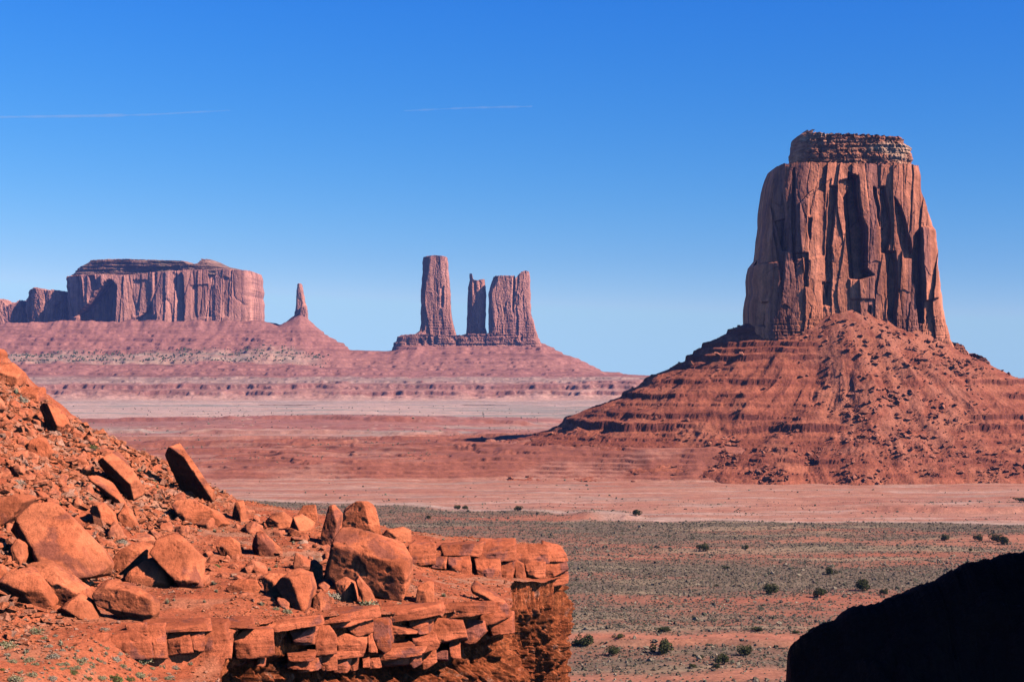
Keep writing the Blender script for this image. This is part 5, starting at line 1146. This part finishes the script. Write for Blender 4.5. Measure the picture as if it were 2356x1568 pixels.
for k, x, y, wv in [('grass', 385, 1388, 24), ('grass', 470, 1385, 14), ('green', 212, 1034, 24), ('grass', 210, 1345, 28), ('sage', 168, 1155, 20), ('grass', 600, 1392, 26), ('sage', 635, 1402, 16), ('grass', 630, 1392, 18), ('sage', 660, 1410, 24), ('grey', 760, 1378, 40), ('sage', 850, 1398, 40), ('grass', 920, 1395, 26),
                    ('grass', 1020, 1372, 24), ('green', 495, 1305, 24), ('grass', 490, 1345, 26), ('grass', 497, 1362, 18), ('grey', 325, 1270, 30), ('grey', 280, 1250, 24), ('grass', 400, 1382, 14), ('grass', 365, 1135, 20), ('sage', 352, 1110, 16), ('grass', 320, 1085, 18), ('grey', 45, 925, 40), ('grass', 36, 905, 30), ('grey', 40, 1115, 30),
                    ('grass', 560, 1195, 12), ('grass', 740, 1330, 20), ('grass', 757, 1300, 24), ('sage', 1140, 1250, 18), ('grass', 1100, 1246, 16), ('sage', 1155, 1258, 20), ('grass', 1020, 1242, 14), ('grass', 690, 1380, 22), ('sage', 650, 1185, 14), ('grass', 545, 1355, 20), ('grass', 155, 1195, 14), ('sage', 130, 1158, 18)]:
    plant(k, x, y, wv)
for _ in range(70):
    x, y = rs1.uniform(0, 520), rs1.uniform(1450, 1566)
    if in_poly(np.array([x]), np.array([y]), [(0, 1440), (180, 1450), (340, 1500), (480, 1530), (540, 1567), (0, 1567)])[0]:
        plant(['grass', 'sage', 'grass', 'grey'][rs1.randint(4)], x, y, rs1.uniform(8, 18))
for _ in range(60):
    x, y = rs1.uniform(0, 900), rs1.uniform(960, 1400)
    if in_poly(np.array([x]), np.array([y]), SLOPE)[0] and not any(abs(x - h[1]) < h[3] * .45 and abs(y - h[2]) < h[4] * .45 for h in hero_px):
        plant(['grass', 'grass', 'sage', 'grey'][rs1.randint(4)], x, y, rs1.uniform(9, 18))
write_labels()

# junipers on the flat
def juniper(seed):
    rs = np.random.RandomState(seed); V, Fc, C = [], [], []
    lobes = [(rs.normal(0, .34, 3) * np.array([1, 1, .5]) + np.array([0, 0, .62]), rs.uniform(.26, .46)) for _ in range(9)]
    for c, r in lobes:
        for _ in range(150):
            d_ = rs.normal(size=3); d_ /= np.linalg.norm(d_); p = c + d_ * r * rs.uniform(.55, 1.0) ** .5
            if p[2] < .06: continue
            s1 = rs.normal(size=3); s1 /= np.linalg.norm(s1); s2 = np.cross(s1, d_ + .7 * rs.normal(size=3)); s2 /= np.linalg.norm(s2) + 1e-6
            L = rs.uniform(.05, .10); k = len(V); V += [p - s1 * L, p + s1 * L, p + s2 * L * 1.2]; Fc += [(k, k + 1, k + 2)]
            c0 = mixc((.060, .065, .022), (.115, .10, .035), rs.rand()) * rs.uniform(.7, 1.25); C += [c0] * 3
    crown = mesh_np('crown', np.array(V), np.array(Fc), False, np.array(C)); crown.materials.append(M_LEAF)
    V, Fc = [], []
    def limb(a, b, ra, rb):
        a, b = np.array(a, float), np.array(b, float); k = len(V)
        for c, r in ((a, ra), (b, rb)):
            for t in range(6): V.append(c + r * np.array([math.cos(t * 1.047), math.sin(t * 1.047), 0]))
        for t in range(6): Fc.append((k + t, k + (t + 1) % 6, k + 6 + (t + 1) % 6, k + 6 + t))
    limb((0, 0, -.05), (.03, .02, .32), .075, .05)
    for c, r in lobes[:6]: limb((.03, .02, .28), c, .045, .015)
    trunk = mesh_np('trunk', np.array(V), np.array(Fc), True); trunk.materials.append(M_TWIG)
    return crown, trunk
JP = [juniper(60 + i) for i in range(5)]
def Z8(x, y): return 1255.7 + .2803 * x, 1128.4 + .2803 * y
def Z9(x, y): return 1746 + .2803 * x, 1128.4 + .2803 * y
trees = [
 (*Z8(148, 1285), 25, 'bushy dark juniper nearest the cliff, first of the row beyond the ledge'), (*Z8(255, 1275), 20, 'narrow juniper in the middle of the row beside the cliff'), (*Z8(325, 1278), 34, 'broad juniper at the open end of the row beside the cliff'),
 (*Z8(545, 1352), 27, 'round juniper alone in front of the orange wash bank'), (*Z8(960, 1340), 38, 'wide many topped juniper below the middle of the wash bank'), (*Z8(1465, 1425), 27, 'tall dark juniper left of the black outcrop, second from it'), (*Z8(1410, 1462), 14, 'small round juniper at the foot of a tall dark one'),
 (*Z8(1640, 1350), 28, 'leaning juniper right beside the black outcrop near the wash'), (*Z8(1295, 492), 21, 'olive juniper alone on the middle sage flat'), (*Z8(1645, 478), 11, 'small dark juniper right of the olive one on the sage flat'), (*Z8(738, 205), 18, 'dark round juniper at the pale edge of the far sage'),
 (*Z8(955, 1160), 26, 'low spreading dark bush just above the orange wash bank'), (*Z8(1845, 850), 28, 'yellow olive juniper by a bare orange strip'),
 (*Z9(508, 875), 24, 'juniper with a dark base right of the yellow olive one'), (*Z9(585, 685), 19, 'rounded olive juniper in a pale grass band'), (*Z9(840, 820), 28, 'broad dark juniper in the middle right sage flat'), (*Z9(1035, 855), 15, 'little juniper just right of the broad dark one'),
 (*Z9(1525, 408), 18, 'first juniper of the far right row, standing apart'), (*Z9(1805, 415), 17, 'second juniper of the far right row'), (*Z9(1955, 418), 24, 'largest juniper of the far right row'), (*Z9(2020, 440), 20, 'juniper crowding in front of the largest one on the far right'), (*Z9(1732, 495), 8, 'tiny upright juniper below the far right row'),
 (1053, 1171, 13, 'round dark juniper, left of the pair on the far pale edge'), (1070, 1172, 10, 'smaller dark juniper, right of the pair on the far pale edge'), (1193, 1174, 14, 'single dark juniper on the far pale edge above the ledge tip'), (985, 1193, 9, 'speck of a juniper above the upper ledge'),
 (*Z9(2140, 90), 22, 'pale dry bush at the right picture edge below the butte'), (*Z9(300, 1170), 16, 'grey green bush above the wash near the outcrop'), (*Z9(415, 1155), 11, 'small bush beside the wash, closest to the outcrop slope'), (*Z8(1400, 780), 9, 'small dark bush in the centre of the sage flat'), (*Z8(1490, 640), 14, 'low dark bush near the middle of the sage'), (*Z8(1215, 1050), 11, 'small bush above the wash bank'), (*Z8(1740, 1150), 22, 'dull bush on the wash edge toward the outcrop'), (*Z8(1270, 1370), 14, 'grey bush between two junipers below the wash'), (*Z8(600, 1250), 22, 'pale grey bush behind the round lone juniper'), (*Z8(1210, 1450), 18, 'dull green bush low in the picture below the wash')]
for i, (px, py, wp, label) in enumerate(trees):
    Y = 90 * F / (py - HY)
    for _ in range(8):
        X = (px - CX) / F * Y; Y = (CH - float(ground_h(np.array([X]), np.array([Y]))[0])) * F / (py - HY)
    X = (px - CX) / F * Y
    bush = 'bush' in label
    e = empty('desert_bush' if bush else 'juniper_tree', (X, Y, float(ground_h(np.array([X]), np.array([Y]))[0])))
    s = wp / F * Y / 1.32
    e.scale = (s * rs1.uniform(.9, 1.1), s, s * (rs1.uniform(.92, 1.2) if not bush else .55)); e.rotation_euler = (0, 0, rs1.uniform(0, 6.28))
    tag(e, label, 'bush' if bush else 'tree', 'junipers and bushes on the valley floor')
    cr, tr = JP[i % 5]
    for nm, me in (('crown', cr), ('trunk', tr)):
        c = bpy.data.objects.new(nm, me); COL.objects.link(c); c.parent = e

# sage on the flat: a carpet nobody could count
n = 280000
Yr = np.sqrt(rs2.uniform(530 ** 2, 1330 ** 2, n)); ur = rs2.uniform(-.30, .31, n); Xr_ = ur * Yr
gcol = ground_cols(Xr_, Yr, 0, 0 * Xr_, CX + ur * F, 0 * Xr_, 0 * Xr_)
vegness = np.clip((.52 - gcol[:, 0]) / .22, 0.04, 1)
ok = (rs2.rand(n) < vegness * (.66 - .34 * sstep(600, 1300, Yr))) & ((Xr_ > -.02 * Yr) | (Yr > 800))
Xr_, Yr = Xr_[ok], Yr[ok]; n = len(Xr_)
sz = rs2.uniform(.18, .52, n) * (1 + 1.0 * (rs2.rand(n) > .95))
sc = np.where(rs2.rand(n)[:, None] < .55, np.array((.175, .125, .085)), np.where(rs2.rand(n)[:, None] < .5, np.array((.30, .215, .145)), np.array((.105, .090, .056)))) * rs2.uniform(.75, 1.3, (n, 1))
chips('sage_scrub', np.stack([Xr_, Yr, ground_h(Xr_, Yr) + sz * .18], -1), sz, 14, M_SAGE, 'low grey green sage scrub covering the valley floor', cols=sc, flat=.75)
n = 16000
Yr = 1 / rs2.uniform(1 / 4700, 1 / 1150, n); Xr_ = rs2.uniform(-.30, .31, n) * Yr
ok = (fbm2(Xr_ / (Yr * .06), Yr / 160, 3, 403) > rs2.uniform(-.3, .9, n)) & (np.hypot(Xr_ - MX, Yr - MY) > 330) & (rs2.rand(n) < np.where(Yr < 1650, .16, 1.0))
Xr_, Yr = Xr_[ok], Yr[ok]; sz = rs2.uniform(.35, 1.0, len(Xr_)) * (Yr / 1500) ** .6
sc = np.array((.13, .115, .075)) * rs2.uniform(.7, 1.7, (len(Xr_), 1))
chips('plain_scrub', np.stack([Xr_, Yr, ground_h(Xr_, Yr) + sz * .2], -1), sz, 15, M_SAGE, 'sparse dark scrub dotting the pink plain and low terraces', cols=sc, flat=.8)
# far trees on the bench below the mesa, merged into one mesh
n = 2000
pxs = rs2.uniform(-100, 760, n); Ys = rs2.uniform(6290, 6560, n)
ok = (fbm2(pxs / 60, Ys / 50, 3, 401) > rs2.uniform(-.35, .55, n)) & (Ys < 6560 - (pxs - 300) * .1)
pxs, Ys = pxs[ok], Ys[ok]; Xs = (pxs - CX) / F * Ys
sz = rs2.uniform(1.6, 3.6, len(Xs))
sc = np.array((.10, .105, .06)) * rs2.uniform(.8, 1.5, (len(Xs), 1))
chips('distant_trees', np.stack([Xs, Ys, far_h(Xs, Ys) + sz * .5], -1), sz, 16, M_SAGE, 'dark trees dotting the pale bench below the far mesa', cols=sc, flat=.9)

# ------------------------------------------------------------------ vapour trails high over everything
tm = bpy.data.materials.new('vapour_trail'); tm.use_nodes = True; t_ = tm.node_tree; t_.nodes.clear()
to_ = t_.nodes.new('ShaderNodeOutputMaterial'); ts = t_.nodes.new('ShaderNodeVolumeScatter'); ts.inputs['Density'].default_value = .0034; ts.inputs['Color'].default_value = (1, 1, 1, 1)
t_.links.new(ts.outputs[0], to_.inputs['Volume'])
M_TRAIL = tm
def trail(label, pts, wpx, alpha):
    D = 52000.0
    t = np.linspace(0, 1, 60); a = np.array(pts, float)
    x = np.interp(t, np.linspace(0, 1, len(a)), a[:, 0]); y = np.interp(t, np.linspace(0, 1, len(a)), a[:, 1]); al = np.interp(t, np.linspace(0, 1, len(alpha)), alpha)
    c = P(x, y, np.full(60, D)); r = wpx / F * D / 2 * (al / al.max()) ** .5 * (1 + .55 * fbm2(t * 9, t * 0, 2, int(wpx * 10)))
    an = np.linspace(0, 2 * np.pi, 13)
    V = np.stack([c[:, None, 0] + 0 * an, c[:, None, 1] + r[:, None] * np.cos(an), c[:, None, 2] + r[:, None] * np.sin(an)], -1)
    cc = np.repeat(np.repeat(al[:, None, None], 13, 1), 3, 2)
    b = tuple(c[30])
    o = link('vapour_trail', grid_mesh('vapour_trail', V, True, base=b), M_TRAIL, None, b)
    tag(o, label, 'vapour trail', 'vapour trails in the sky')
trail('brightest thin white vapour trail, high up, entering at the left edge', [(-60, 270), (200, 267), (340, 264), (530, 254)], 7.5, [.30, .26, .12, .02])
trail('faint straight vapour trail over the rock towers', [(930, 255), (1080, 248), (1225, 245)], 5, [.03, .16, .16])

# ------------------------------------------------------------------ air
bm = bmesh.new(); bmesh.ops.create_cube(bm, size=1.0)
me = bpy.data.meshes.new('haze'); bm.to_mesh(me); bm.free()
hz = bpy.data.objects.new('haze', me); COL.objects.link(hz)
hz.scale = (9400, 9600, 640); hz.location = (0, 4000, 290)
hm = bpy.data.materials.new('haze'); hm.use_nodes = True; ht = hm.node_tree; ht.nodes.clear()
ho = ht.nodes.new('ShaderNodeOutputMaterial'); pv = ht.nodes.new('ShaderNodeVolumePrincipled')
pv.inputs['Color'].default_value = (.30, .42, 1.0, 1); pv.inputs['Density'].default_value = HAZE if 'HAZE' in globals() else 2.8e-5; pv.inputs['Anisotropy'].default_value = .2
ht.links.new(pv.outputs[0], ho.inputs['Volume'])
me.materials.append(hm)
tag(hz, 'thin blue air between here and the far mesas', kind='stuff')
